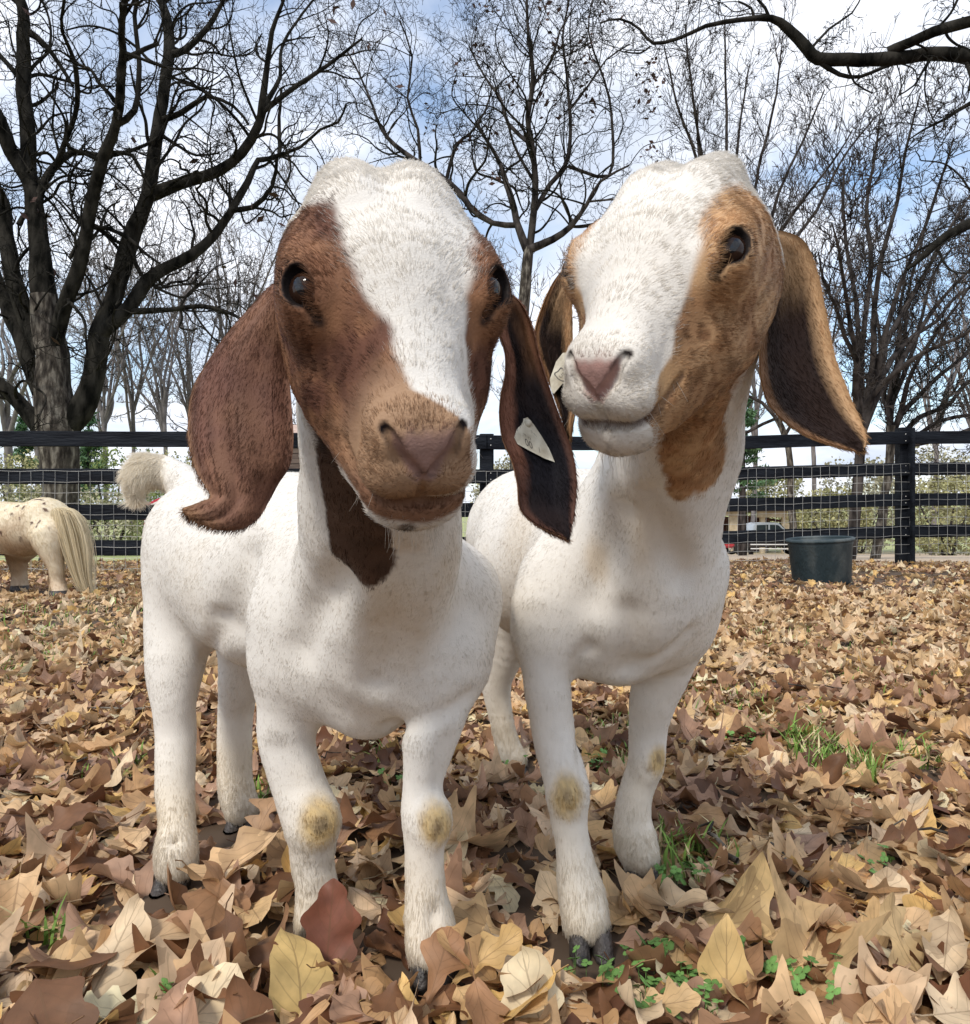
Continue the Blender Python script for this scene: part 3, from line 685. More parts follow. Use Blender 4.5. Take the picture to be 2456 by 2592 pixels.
def relax(V, Fq, w_, it):
    e = np.concatenate([Fq[:, [0, 1]], Fq[:, [1, 2]], Fq[:, [2, 3]], Fq[:, [3, 0]]]); a, b = e[:, 0], e[:, 1]
    cnt = np.bincount(a, minlength=len(V)) + np.bincount(b, minlength=len(V)); cnt = np.maximum(cnt, 1)[:, None]
    for k in range(it):
        S = np.stack([np.bincount(a, V[b, i], len(V)) + np.bincount(b, V[a, i], len(V)) for i in range(3)], 1) / cnt
        V = V + (S - V) * (.6 if k % 2 == 0 else -.42) * w_[:, None] if k < it - 4 else V + (S - V) * .5 * w_[:, None]
    return V
def build_goat(g, label):
    R, t = HEAD[g]; W = lambda *l: R @ np.array(l, float) + t
    allp = np.concatenate([[P(a, b, d) for a, b, d, r in leg] for leg in LEGS[g]])
    lo, hi = allp.min(0) - .12, allp.max(0) + .12
    hw = t
    lo = np.minimum(lo, hw - .16); hi = np.maximum(hi, hw + .16); lo[2] = -.01
    hf = .0019; h = .0050
    xs = grid_axis(lo[0], hi[0], (hw[0] - .085, hw[0] + .115), h, hf)
    ys = grid_axis(lo[1], hi[1], (hw[1] - .10, hw[1] + .085), h, hf)
    zs = grid_axis(lo[2], hi[2], (hw[2] - .155, hw[2] + .095), h, hf)
    f = goat_field(g); V, Fq = f.mesh(xs, ys, zs)
    gn, _ = f.grad(V); dh_ = np.linalg.norm((V - t) @ R - [0, .02, -.02], axis=1); bd_ = smooth01(dh_, .10, .14)
    V = relax(V, Fq, bd_, 8); gn, _ = f.grad(V)
    V = V + gn * (.0022 * vnoise(V, 13, 51, 2) * bd_ + .0004 * vnoise(V, 75, 52, 2) * bd_ + .0005 * vnoise(V, 110, 53, 2) * (1 - bd_))[:, None]
    root = empty('goat', (float(allp[:, 0].mean()), float(allp[:, 1].mean()), 0)); tag(root, label, 'goat')
    skinm, furm = MATS['skin'], MATS['fur']
    me = mesh_np('body', V, Fq); set_col(me, goat_colour(g, V)); body = link_mesh('body', me, skinm, root)
    body['label'] = {'A': 'white body with chestnut and white face', 'B': 'white body with tan and white face'}[g]
    # eyes
    for s in (-1, 1):
        ec = R @ ((EYE + EOUT * .0030) * [s, 1, 1]) + t
        outd = R @ (EOUT * [s, 1, 1])
        me = ball('eye', ec, EBR, 28); eo = link_mesh('eye', me, MATS['eye'], root)
        # horizontal slot pupil, a thin dark lens lying on the cornea
        pup = pupil('pupil', ec, EBR, outd, R @ (EAX * [s, 1, 1])); link_mesh('pupil', pup, MATS['pupil'], eo)
    for i, spec in enumerate(EARS[g]):
        eo, G, n = build_ear(g, root, spec, i, skinm, furm, i + (0 if g == 'A' else 5))
        ear_tag(g, i, eo, G, n)
    for (px, py, d, r) in HOOVES[g]:
        c = P(px, py, d); me = hoof_mesh(c, r * d / F, None); link_mesh('hoof', me, MATS['hoof'], root)
    if HAIR:
        T_ = tri(Fq)
        Lv = (V - t) @ R; dh = np.linalg.norm(Lv - [0, .02, -.02], axis=1)
        cen = V.mean(0)
        wt = 1 + 3.4 * smooth01(.13 - dh, 0, .03)
        if g == 'A': wt = wt * (1 + 5 * smooth01(P(430, 1200, 1)[0] - V[:, 0], 0, .02) * smooth01(V[:, 2], .44, .46))
        def length(X):
            L = (X - t) @ R; dd = np.linalg.norm(L - [0, .02, -.02], axis=1); hd = smooth01(.13 - dd, 0, .03)
            l = .0062 * (1 - hd) + .0066 * hd
            l = l + .0050 * smooth01(.13 - X[:, 2], 0, .06) * (.5 + .8 * np.abs(vnoise(X, 30, 8)))
            l = l - .0012 * smooth01(L[:, 1], .06, .09) * hd + .005 * smooth01(-L[:, 1], .04, .07) * hd
            if g == 'A':
                q = smooth01(P(400, 1200, 1)[0] - X[:, 0] + .02, 0, .03) * smooth01(X[:, 2], .44, .46); l = l + .018 * q
            return l
        tipA = P(345, 1270, 1.0)
        def flow(X, n):
            L = (X - t) @ R; dd = np.linalg.norm(L - [0, .02, -.02], axis=1); hd = smooth01(.135 - dd, 0, .03)[:, None]
            hl = np.stack([L[:, 0] * 9 * (1 - smooth01(L[:, 1], .02, .08)) , -.75 + .0 * L[:, 0], -.15 - 4 * np.abs(L[:, 0])], 1)
            up = smooth01(-L[:, 1], .0, .03)[:, None]            # behind the whorl the hair parts over the crown
            hw_ = hl @ R.T
            bd = np.tile(np.array([-.25, .45, -.8]) if g == 'A' else np.array([-.1, .5, -.8]), (len(X), 1))
            low = smooth01(.3 - X[:, 2], 0, .08)[:, None]; bd = bd * (1 - low) + np.array([0, 0, -1.]) * low
            if g == 'A':
                q = (smooth01(P(430, 1200, 1)[0] - X[:, 0] + .01, 0, .03) * smooth01(X[:, 2], .44, .46))[:, None]
                tl = tipA - X; tl /= np.linalg.norm(tl, axis=1)[:, None] + 1e-6; bd = bd * (1 - q) + tl * q
            return hw_ * hd + bd * (1 - hd)
        def rad(X):
            L = (X - t) @ R; dd = np.linalg.norm(L - [0, .02, -.02], axis=1); hd = smooth01(.13 - dd, 0, .03)
            return .00030 * (1 - hd) + .00016 * hd
        sk = lambda X: hairless(g, X)
        rsf = np.random.RandomState(5)
        fur_object('fur', root, V, T_, wt, FURN['body'], length, rad, flow, lambda X: goat_colour(g, X, .05 * rsf.randn(len(X))), 3, furm, lift=.22, skip=sk)
        whiskers(g, root)
    return root, V, Fq
def ball(name, c, r, n):
    bm = bmesh.new(); bmesh.ops.create_uvsphere(bm, u_segments=n, v_segments=n // 2, radius=r); bmesh.ops.translate(bm, verts=bm.verts, vec=Vector(c))
    me = bpy.data.meshes.new(name); bm.to_mesh(me); bm.free()
    for p in me.polygons: p.use_smooth = True
    return me
def pupil(name, c, r, d, along):
    d = d / np.linalg.norm(d); a = along - d * (along @ d); a /= np.linalg.norm(a); b = np.cross(d, a)
    V, Fq = [], []
    nu, nv = 16, 4
    for j in range(nv + 1):
        for i in range(nu):
            th = 2 * math.pi * i / nu; rr = j / nv
            x = .0054 * rr * math.copysign(abs(math.cos(th)) ** .7, math.cos(th)); y = .0023 * rr * math.sin(th)
            z = math.sqrt(r * r - x * x - y * y) + .00012
            V.append(c + a * x + b * y + d * z)
    for j in range(nv):
        for i in range(nu):
            i2 = (i + 1) % nu; Fq.append((j * nu + i, j * nu + i2, (j + 1) * nu + i2, (j + 1) * nu + i))
    me = bpy.data.meshes.new(name); me.from_pydata([tuple(v) for v in V], [], Fq)
    for p in me.polygons: p.use_smooth = True
    return me
def whiskers(g, root):
    R, t = HEAD[g]; rs = np.random.RandomState(9); pos = []
    for k in range(44):
        s = rs.choice([-1, 1]); a = rs.rand()
        if k < 30: l = np.array([s * .016 * rs.rand(), .100 + .008 * rs.rand(), -.066 - .004 * rs.rand()]); dv = np.array([s * .2 * rs.rand(), .5, -.9])
        else: l = np.array([s * (.018 + .012 * a), .098 - .03 * a, -.030 - .012 * rs.rand()]); dv = np.array([s * .5, .35, -.8])
        dv = dv + .25 * rs.randn(3); dv /= np.linalg.norm(dv); ln = .014 + .014 * rs.rand()
        for q in np.linspace(0, 1, 4): pos.append(R @ (l + dv * ln * q + np.array([0, 0, -.004]) * q * q) + t)
    cu = bpy.data.hair_curves.new('whisker'); cu.add_curves([4] * 44)
    cu.attributes['position'].data.foreach_set('vector', np.array(pos, np.float32).ravel())
    ra = cu.attributes.get('radius') or cu.attributes.new('radius', 'FLOAT', 'POINT')
    ra.data.foreach_set('value', np.tile(np.array([.00013, .00011, .00008, .00003], np.float32), 44))
    ca = cu.attributes.new('Col', 'FLOAT_COLOR', 'CURVE'); ca.data.foreach_set('color', np.tile(np.array([.6, .56, .5, 1], np.float32), 44))
    cu.materials.append(MATS['fur']); o = bpy.data.objects.new('whiskers', cu); C.objects.link(o); o.parent = root; o.location = -Vector(root.location)
def text_mesh(body, size, depth=.0003):
    cu = bpy.data.curves.new('print', 'FONT'); cu.body = body; cu.size = size; cu.align_x = 'CENTER'; cu.align_y = 'CENTER'; cu.resolution_u = 3
    o = bpy.data.objects.new('print', cu); C.objects.link(o)
    bpy.context.view_layer.update(); dg = bpy.context.evaluated_depsgraph_get()
    me = bpy.data.meshes.new_from_object(o.evaluated_get(dg)); bpy.data.objects.remove(o)
    return me
def ear_tag(g, i, eo, G, n):
    if g == 'A' and i == 1: 
        q = [(1297,1096),(1322,1061),(1336,1056),(1352,1075),(1372,1105),(1390,1135),(1405,1170),(1378,1160),(1345,1143),(1310,1124)]
        dep = .447; slope = (.0, .0)
    elif g == 'B' and i == 0:
        q = [(1396,990),(1392,960),(1408,915),(1425,893),(1445,890),(1462,893),(1468,930),(1452,945),(1425,970),(1402,997)]
        dep = .574
    else: return
    # plane of the tag: lies just in front of the ear skin
    pts = G.reshape(-1, 3); nn = n.reshape(-1, 3)
    def hit(px, py):
        d0 = dep
        for _ in range(4):
            X = P(px, py, d0); j = np.argmin(((pts[:, [0, 2]] - X[[0, 2]]) ** 2).sum(1)); d0 = pts[j, 1]
        return d0
    dd = np.array([hit(*p) for p in q]); A_ = np.c_[np.array(q), np.ones(len(q))]; co, *_ = np.linalg.lstsq(A_, dd, rcond=None)
    off = .0045
    D = lambda p: co[0] * p[0] + co[1] * p[1] + co[2] - off
    fr = [P(p[0], p[1], D(p)) for p in q]; bk = [P(p[0], p[1], D(p) + .0012) for p in q]
    m_ = len(q); V = fr + bk; Fq = [list(range(m_)), list(range(m_, 2 * m_))[::-1]] + [[k, (k + 1) % m_, m_ + (k + 1) % m_, m_ + k][::-1] for k in range(m_)]
    me = bpy.data.meshes.new('ear_tag'); me.from_pydata([tuple(v) for v in V], [], Fq)
    bm = bmesh.new(); bm.from_mesh(me); bmesh.ops.recalc_face_normals(bm, faces=bm.faces); 
    # stud of the tag
    c0 = (1336, 1072) if g == 'A' else (1445, 905)
    cpt = P(c0[0], c0[1], D(c0)); mm = bmesh.ops.create_uvsphere(bm, u_segments=12, v_segments=8, radius=.0028); bmesh.ops.translate(bm, verts=mm['verts'], vec=Vector(cpt))
    bm.to_mesh(me); bm.free()
    to = link_mesh('ear_tag', me, MATS['tag'], eo)
    # print: 00 / a small shield with US
    def put(me, px, py, ax, ay, size, name='print'):
        """map mesh local xy to the tag plane, ax/ay image directions"""
        co_ = np.empty(len(me.vertices) * 3); me.vertices.foreach_get('co', co_); co_ = co_.reshape(-1, 3)
        out_ = []
        for v in co_:
            p = (px + ax[0] * v[0] + ay[0] * v[1], py + ax[1] * v[0] + ay[1] * v[1]); out_.append(P(p[0], p[1], D(p) - .0002))
        return np.array(out_), [list(p.vertices) for p in me.polygons]
    VV, FF = [], []
    def addm(me, *a):
        v, f_ = put(me, *a); o_ = sum(len(x) for x in VV); VV.append(v); FF.extend([[k + o_ for k in p] for p in f_])
    if g == 'A':
        addm(text_mesh('00', 1), 1339, 1124, (20, 13), (-5, -26), 1)
        addm(text_mesh('10 2 7', 1), 1335, 1105, (8, 6), (-2, -8), 1)
        addm(text_mesh('S 41', 1), 1352, 1098, (9, 9), (-3, -8), 1)
        addm(text_mesh('1', 1), 1366, 1140, (12, 9), (-4, -20), 1)
    else:
        addm(text_mesh('US', 1), 1423, 950, (10, -9), (-5, -9), 1)
        sh = [(-1, .9), (-.75, 1.1), (0, .95), (.75, 1.1), (1, .9), (.95, 0), (.6, -.7), (0, -1.1), (-.6, -.7), (-.95, 0)]
        vs = [(x, y, 0) for x, y in sh] + [(x * .84, y * .84, 0) for x, y in sh]
        me2 = bpy.data.meshes.new('s'); me2.from_pydata(vs, [], [(k, (k + 1) % 10, 10 + (k + 1) % 10, 10 + k) for k in range(10)])
        addm(me2, 1422, 951, (10, -9), (-10, -13), 1)
    me = bpy.data.meshes.new('print'); me.from_pydata([tuple(v) for v in np.concatenate(VV)], [], FF)
    po = link_mesh('print', me, MATS['ink'], eo)
def simple(name, col, rough=.5, **k):
    m, t, b = new_mat(name); b.inputs['Base Color'].default_value = (*col, 1); b.inputs['Roughness'].default_value = rough
    for a, v in k.items(): b.inputs[a.replace('_', ' ')].default_value = v
    return m
MATS = {'skin': skin_mat(), 'fur': fur_mat(), 'eye': simple('eye', (.022, .010, .006), .035, IOR=1.34), 'pupil': simple('pupil', (.002, .002, .003), .04),
        'hoof': noise_mat('hoof_horn', (.02, .018, .017), (.07, .06, .055), 60, .45, .3), 'tag': noise_mat('tag_plastic', (.38, .33, .24), (.66, .62, .50), 90, .5, .1), 'ink': simple('ink', (.06, .055, .05), .6)}
# ------------------------------------------------------------------ ground and leaf litter
def ground_z(x, y):
    x = np.asarray(x, float); y = np.asarray(y, float)
    z = -.037 * np.clip(y - 8.2, 0, 40) + .012 * np.sin(x * 1.7 + y) * smooth01(y, .5, 3) * smooth01(12 - y, 0, 4)
    z = z + .05 * np.clip(y - 70, 0, 400) * 0.5 + np.clip(np.abs(x) - 60, 0, 300) * .02
    return z
gx = np.concatenate([np.linspace(-600, -20, 24), np.linspace(-18, 18, 91), np.linspace(20, 600, 24)])
gy = np.concatenate([np.linspace(-400, -8, 14), np.linspace(-6, 14, 61), np.linspace(16, 60, 30), np.linspace(70, 900, 24)])
XX, YY = np.meshgrid(gx, gy, indexing='xy')
V = np.stack([XX.ravel(), YY.ravel(), ground_z(XX.ravel(), YY.ravel())], 1)
I = np.arange(V.shape[0]).reshape(XX.shape)
Fq = np.stack([I[:-1, :-1], I[:-1, 1:], I[1:, 1:], I[1:, :-1]], -1).reshape(-1, 4)
def ground_mat():
    m, t, b = new_mat('ground_soil_and_grass')
    g = t.nodes.new('ShaderNodeNewGeometry'); sp = t.nodes.new('ShaderNodeSeparateXYZ'); t.links.new(g.outputs['Position'], sp.inputs[0])
    n = t.nodes.new('ShaderNodeTexNoise'); n.inputs['Scale'].default_value = 3; n.inputs['Detail'].default_value = 9; t.links.new(g.outputs['Position'], n.inputs['Vector'])
    soil = t.nodes.new('ShaderNodeValToRGB'); soil.color_ramp.elements[0].color = (.035, .022, .014, 1); soil.color_ramp.elements[1].color = (.12, .08, .05, 1); t.links.new(n.outputs['Fac'], soil.inputs[0])
    n2 = t.nodes.new('ShaderNodeTexNoise'); n2.inputs['Scale'].default_value = 1.4; n2.inputs['Detail'].default_value = 10; t.links.new(g.outputs['Position'], n2.inputs['Vector'])
    grass = t.nodes.new('ShaderNodeValToRGB'); grass.color_ramp.elements[0].color = (.20, .27, .07, 1); grass.color_ramp.elements[0].position = .38; grass.color_ramp.elements[1].color = (.46, .44, .22, 1); grass.color_ramp.elements[1].position = .62; t.links.new(n2.outputs['Fac'], grass.inputs[0])
    grav = t.nodes.new('ShaderNodeValToRGB'); grav.color_ramp.elements[0].color = (.40, .30, .20, 1); grav.color_ramp.elements[0].position = .3; grav.color_ramp.elements[1].color = (.60, .50, .38, 1); t.links.new(n2.outputs['Fac'], grav.inputs[0])
    def mr(src, a, c):
        r = t.nodes.new('ShaderNodeMapRange'); r.interpolation_type = 'SMOOTHSTEP'; r.inputs['From Min'].default_value = a; r.inputs['From Max'].default_value = c; t.links.new(src, r.inputs[0]); return r.outputs[0]
    def mixn(f, a, c):
        q = t.nodes.new('ShaderNodeMix'); q.data_type = 'RGBA'; t.links.new(f, q.inputs[0]); t.links.new(a, q.inputs[6]); t.links.new(c, q.inputs[7]); return q.outputs[2]
    far = mixn(mr(sp.outputs['X'], -1.2, .6), grass.outputs[0], grav.outputs[0])
    far = mixn(mr(sp.outputs['Y'], 45, 60), far, grass.outputs[0])
    t.links.new(mixn(mr(sp.outputs['Y'], 7.3, 8.3), soil.outputs[0], far), b.inputs['Base Color']); b.inputs['Roughness'].default_value = .95
    bp = t.nodes.new('ShaderNodeBump'); bp.inputs['Strength'].default_value = .6; t.links.new(n.outputs['Fac'], bp.inputs['Height']); t.links.new(bp.outputs[0], b.inputs['Normal'])
    return m
ground = link_mesh('ground', mesh_np('ground', V, Fq), ground_mat()); tag(ground, kind='structure')

def leaf_mat():
    m, t, b = new_mat('dry_leaf')
    a = t.nodes.new('ShaderNodeAttribute'); a.attribute_name = 'Col'
    uv = t.nodes.new('ShaderNodeAttribute'); uv.attribute_name = 'lv'          # x along, y across (-1..1), z random
    sp = t.nodes.new('ShaderNodeSeparateXYZ'); t.links.new(uv.outputs['Vector'], sp.inputs[0])
    def M(op, x, y=None, z=None):
        q = t.nodes.new('ShaderNodeMath'); q.operation = op
        for k, v in enumerate((x, y, z)):
            if v is None: continue
            if isinstance(v, (int, float)): q.inputs[k].default_value = v
            else: t.links.new(v, q.inputs[k])
        return q.outputs[0]
    ay = M('ABSOLUTE', sp.outputs[1])
    mid = M('LESS_THAN', ay, .035)
    w_ = M('FRACT', M('MULTIPLY', M('SUBTRACT', sp.outputs[0], M('MULTIPLY', ay, .28)), 7.0))
    side = M('MULTIPLY', M('LESS_THAN', w_, .10), M('LESS_THAN', ay, .85))
    vein = M('MULTIPLY', M('MAXIMUM', mid, M('MULTIPLY', side, .6)), .42)
    oi = t.nodes.new('ShaderNodeObjectInfo')
    g = t.nodes.new('ShaderNodeNewGeometry')
    n = t.nodes.new('ShaderNodeTexNoise'); n.inputs['Scale'].default_value = 45; n.inputs['Detail'].default_value = 6; t.links.new(g.outputs['Position'], n.inputs['Vector'])
    n3 = t.nodes.new('ShaderNodeTexNoise'); n3.inputs['Scale'].default_value = 14; n3.inputs['Detail'].default_value = 3; t.links.new(g.outputs['Position'], n3.inputs['Vector'])
    br = M('ADD', .42, M('MULTIPLY', n.outputs['Fac'], 1.20))
    hs = t.nodes.new('ShaderNodeMix'); hs.data_type = 'RGBA'; hs.blend_type = 'MULTIPLY'; hs.inputs[0].default_value = 1; t.links.new(a.outputs['Color'], hs.inputs[6])
    cbn = t.nodes.new('ShaderNodeCombineColor'); 
    for k in range(3): t.links.new(br, cbn.inputs[k])
    t.links.new(cbn.outputs[0], hs.inputs[7])
    st = t.nodes.new('ShaderNodeMix'); st.data_type = 'RGBA'; t.links.new(M('MULTIPLY', M('GREATER_THAN', n3.outputs['Fac'], .60), .35), st.inputs[0]); t.links.new(hs.outputs[2], st.inputs[6]); st.inputs[7].default_value = (.12, .06, .03, 1)
    vn = t.nodes.new('ShaderNodeMix'); vn.data_type = 'RGBA'; t.links.new(vein, vn.inputs[0]); t.links.new(st.outputs[2], vn.inputs[6]); vn.inputs[7].default_value = (.14, .075, .035, 1)
    t.links.new(vn.outputs[2], b.inputs['Base Color']); b.inputs['Roughness'].default_value = .55; b.inputs['Specular IOR Level'].default_value = .35
    bp = t.nodes.new('ShaderNodeBump'); bp.inputs['Strength'].default_value = .5; bp.inputs['Distance'].default_value = .0015
    t.links.new(M('ADD', n.outputs['Fac'], M('MULTIPLY', vein, -2.0)), bp.inputs['Height']); t.links.new(bp.outputs[0], b.inputs['Normal'])
    tr = t.nodes.new('ShaderNodeBsdfTranslucent'); t.links.new(vn.outputs[2], tr.inputs[0]); ms = t.nodes.new('ShaderNodeMixShader'); ms.inputs[0].default_value = .22
    t.links.new(b.outputs[0], ms.inputs[1]); t.links.new(tr.outputs[0], ms.inputs[2]); t.links.new(ms.outputs[0], t.nodes['Material Output'].inputs[0])
    return m
LEAFM = leaf_mat()
def leaf_shape(kind, ns, na, rs):
    """unit-length leaf along +Y, returns V (ns*na,3), quads, uv; lobed by its width profile"""
    s = np.linspace(0, 1, ns)
    prof = [[(0,.02),(.08,.04),(.16,.12),(.22,.19),(.28,.17),(.33,.10),(.38,.12),(.45,.25),(.51,.27),(.56,.19),(.61,.13),(.67,.19),(.74,.24),(.79,.19),(.84,.12),(.90,.12),(.96,.07),(1,.01)],
            [(0,.01),(.15,.12),(.35,.21),(.5,.23),(.7,.19),(.87,.10),(1,.01)],
            [(0,.02),(.1,.04),(.18,.16),(.22,.19),(.27,.08),(.34,.07),(.44,.27),(.48,.29),(.54,.10),(.62,.09),(.72,.24),(.76,.23),(.82,.09),(.9,.08),(1,.01)],
            [(0,.03),(.06,.10),(.13,.25),(.2,.31),(.28,.26),(.36,.24),(.45,.37),(.52,.41),(.6,.29),(.7,.20),(.8,.21),(.88,.14),(1,.01)],
            [(0,.01),(.2,.05),(.38,.11),(.46,.11),(.55,.19),(.64,.31),(.71,.33),(.78,.22),(.86,.22),(.94,.18),(1,.04)],
            [(0,.02),(.12,.16),(.3,.28),(.36,.16),(.44,.20),(.6,.30),(.75,.26),(.86,.12),(1,.06)]][kind]
    px_, pw_ = np.array(prof).T
    sf = np.linspace(0, 1, 121); wf = np.interp(sf, px_, pw_); kk = np.hanning(9); kk /= kk.sum(); wf = np.convolve(np.pad(wf, 4, mode='edge'), kk, 'valid')
    w_ = np.interp(s, sf, wf); w_ = np.maximum(w_, .01); w_[0] = .012; w_[-1] = .012
    wl = w_ * (1 + .16 * np.sin(s * 5 + rs.rand() * 6) + .05 * np.sin(s * 23 + rs.rand() * 6)); wr = w_ * (1 + .16 * np.sin(s * 5 + rs.rand() * 6) + .05 * np.sin(s * 23 + rs.rand() * 6))
    a = np.linspace(-1, 1, na)
    W = np.where(a[None] < 0, wl[:, None], wr[:, None])
    x = W * a[None]; y = s[:, None] * np.ones(na)[None] + (.10 if kind in (0, 2, 3) else .02) * np.abs(a)[None] * np.sin(np.pi * s)[:, None]
    # curl
    fold = rs.uniform(-.5, 1.9); bend = rs.uniform(-.9, .9); twist = rs.uniform(-.5, .5); wav = rs.uniform(.015, .055)
    z = fold * (x ** 2) * 2.2 + wav * np.sin(s * 9 + rs.rand() * 6)[:, None] * np.abs(a)[None] \
        + wav * np.sin(s * 14 + rs.rand() * 6)[:, None] * a[None]
    ang = bend * (s - .3)[:, None] ** 2 * np.sign(s - .3)[:, None] * 1.2
    y2 = y * np.cos(ang * .5) - z * np.sin(ang * .5); z2 = y * np.sin(ang) * .8 + z * np.cos(ang)
    tw = twist * s[:, None]; x3 = x * np.cos(tw) - z2 * 0; z3 = z2 + x * np.sin(tw)
    V = np.stack([x3, y2, z3], -1).reshape(-1, 3)
    I = np.arange(ns * na).reshape(ns, na)
    Q = np.stack([I[:-1, :-1], I[:-1, 1:], I[1:, 1:], I[1:, :-1]], -1).reshape(-1, 4)
    uv = np.stack([s[:, None] * np.ones(na)[None], a[None] * np.ones(ns)[:, None], np.full((ns, na), rs.rand())], -1).reshape(-1, 3)
    # stem
    sl = rs.uniform(.12, .35); sx = rs.uniform(-.1, .1); n0 = len(V); r = .008
    st = []
    for k, q in enumerate((0, .5, 1)):
        c = np.array([sx * q * q, -sl * q, .04 * q * (1 - q) + rs.uniform(-.02, .02) * k])
        st += [c + [r, 0, 0], c + [-r * .5, 0, r * .9], c + [-r * .5, 0, -r * .9]]
    V = np.concatenate([V, st]); uv = np.concatenate([uv, np.tile([0., 0., 0.], (9, 1))])
    sq = [[n0 + 3 * k + i, n0 + 3 * k + (i + 1) % 3, n0 + 3 * k + 3 + (i + 1) % 3, n0 + 3 * k + 3 + i] for k in (0, 1) for i in range(3)]
    Q = np.concatenate([Q, sq]); V[:, 1] -= .5
    return V, Q, uv
def set_vec(me, name, arr):
    a = me.attributes.new(name, 'FLOAT_VECTOR', 'POINT'); a.data.foreach_set('vector', np.asarray(arr, np.float32).ravel())
LC = np.array([(.60,.41,.21), (.74,.57,.37), (.48,.29,.14), (.60,.41,.23), (.30,.165,.085), (.18,.085,.040), (.13,.055,.028), (.64,.42,.16), (.62,.45,.29), (.38,.23,.15)])
LCW = np.array([.15, .12, .13, .10, .13, .10, .07, .07, .06, .07])  # share of each tone; extra dark leaves also stand for shadows between leaves
def rand_cols(rs, n, golden=0.0):
    c = LC[rs.choice(len(LC), n, p=LCW)] * (.85 + .35 * rs.rand(n, 1)); return np.clip(c, .01, .75)
def rot_mats(rs, n, tilt):
    yaw = rs.rand(n) * 2 * np.pi; ta = tilt * np.abs(rs.randn(n)); ta = np.minimum(ta, 1.35); td = rs.rand(n) * 2 * np.pi
    flip = rs.rand(n) < .45
    cy, sy = np.cos(yaw), np.sin(yaw); Z = np.zeros(n); O = np.ones(n)
    Rz = np.stack([cy, -sy, Z, sy, cy, Z, Z, Z, O], 1).reshape(n, 3, 3)
    ct, s_t = np.cos(ta), np.sin(ta); ax, ay = np.cos(td), np.sin(td); oc = 1 - ct
    Rt = np.stack([ct + ax * ax * oc, ax * ay * oc, ay * s_t, ax * ay * oc, ct + ay * ay * oc, -ax * s_t, -ay * s_t, ax * s_t, ct], 1).reshape(n, 3, 3)
    Fm = np.tile(np.eye(3), (n, 1, 1)); Fm[flip, 0, 0] = -1; Fm[flip, 2, 2] = -1
    return Rt @ Rz @ Fm
def curl_group():
    """geometry nodes: put one of the leaf shapes on every point of the mesh, turned and scaled as the point says"""
    g = bpy.data.node_groups.new('scatter_leaves', 'GeometryNodeTree')
    g.interface.new_socket('Geometry', in_out='INPUT', socket_type='NodeSocketGeometry'); g.interface.new_socket('Geometry', in_out='OUTPUT', socket_type='NodeSocketGeometry')
    n = g.nodes; gi, go = n.new('NodeGroupInput'), n.new('NodeGroupOutput'); ci = n.new('GeometryNodeCollectionInfo'); ci.inputs['Separate Children'].default_value = True; ci.inputs['Reset Children'].default_value = True
    ip = n.new('GeometryNodeInstanceOnPoints'); ip.inputs['Pick Instance'].default_value = True
    def at(name, ty):
        a = n.new('GeometryNodeInputNamedAttribute'); a.data_type = ty; a.inputs['Name'].default_value = name; return a.outputs['Attribute']
    er = n.new('FunctionNodeEulerToRotation')
    g.links.new(gi.outputs[0], ip.inputs['Points']); g.links.new(ci.outputs[0], ip.inputs['Instance']); g.links.new(at('pick', 'INT'), ip.inputs['Instance Index'])
    g.links.new(at('rot', 'FLOAT_VECTOR'), er.inputs[0]); g.links.new(er.outputs[0], ip.inputs['Rotation']); g.links.new(at('size', 'FLOAT_VECTOR'), ip.inputs['Scale']); g.links.new(ip.outputs[0], go.inputs[0])
    return g, ci
def litter(name, n_, sampler, ns, na, size, tilt, zr, seed, variants=10, parent=None):
    rs = np.random.RandomState(seed); x, y = sampler(rs, n_); n_ = len(x); col_ = bpy.data.collections.new('leaf_shapes')
    for k in range(variants):
        v, q, uv = leaf_shape(rs.choice([0, 1, 2, 3, 4, 5], p=[.30, .18, .06, .16, .18, .12]), ns, na, rs); me = mesh_np('leaf_shape', v, q); set_col(me, np.tile(rand_cols(rs, 1), (len(v), 1))); set_vec(me, 'lv', uv); me.materials.append(LEAFM)
        col_.objects.link(bpy.data.objects.new('leaf_shape_%03d' % k, me))
    sz = size[0] + (size[1] - size[0]) * rs.rand(n_) ** 1.5; t1, t2 = tilt * rs.randn(n_), tilt * rs.randn(n_)
    z = ground_z(x, y) + zr[0] + (zr[1] - zr[0]) * rs.rand(n_) + (.20 * np.abs(np.sin(t1)) + (.03 if ns > 20 else .08)) * sz
    me = bpy.data.meshes.new(name); me.vertices.add(n_); me.vertices.foreach_set('co', np.stack([x, y, z], 1).astype(np.float32).ravel())
    a = me.attributes.new('pick', 'INT', 'POINT'); a.data.foreach_set('value', rs.randint(0, variants, n_).astype(np.int32))
    set_vec(me, 'rot', np.stack([np.clip(t1, -1.2, 1.2), np.clip(t2, -1.2, 1.2) + np.where(rs.rand(n_) < .42, np.pi, 0), rs.rand(n_) * 6.283], 1)); set_vec(me, 'size', np.repeat(sz, 3).reshape(-1, 3))
    o = link_mesh(name, me, None, parent); g, ci = curl_group(); ci.inputs['Collection'].default_value = col_; m = o.modifiers.new('leaves', 'NODES'); m.node_group = g; o['kind'] = 'stuff'; return o
FEET = [(P(a, b, d)[:2], r * d / F) for g in 'AB' for (a, b, d, r) in HOOVES[g]]
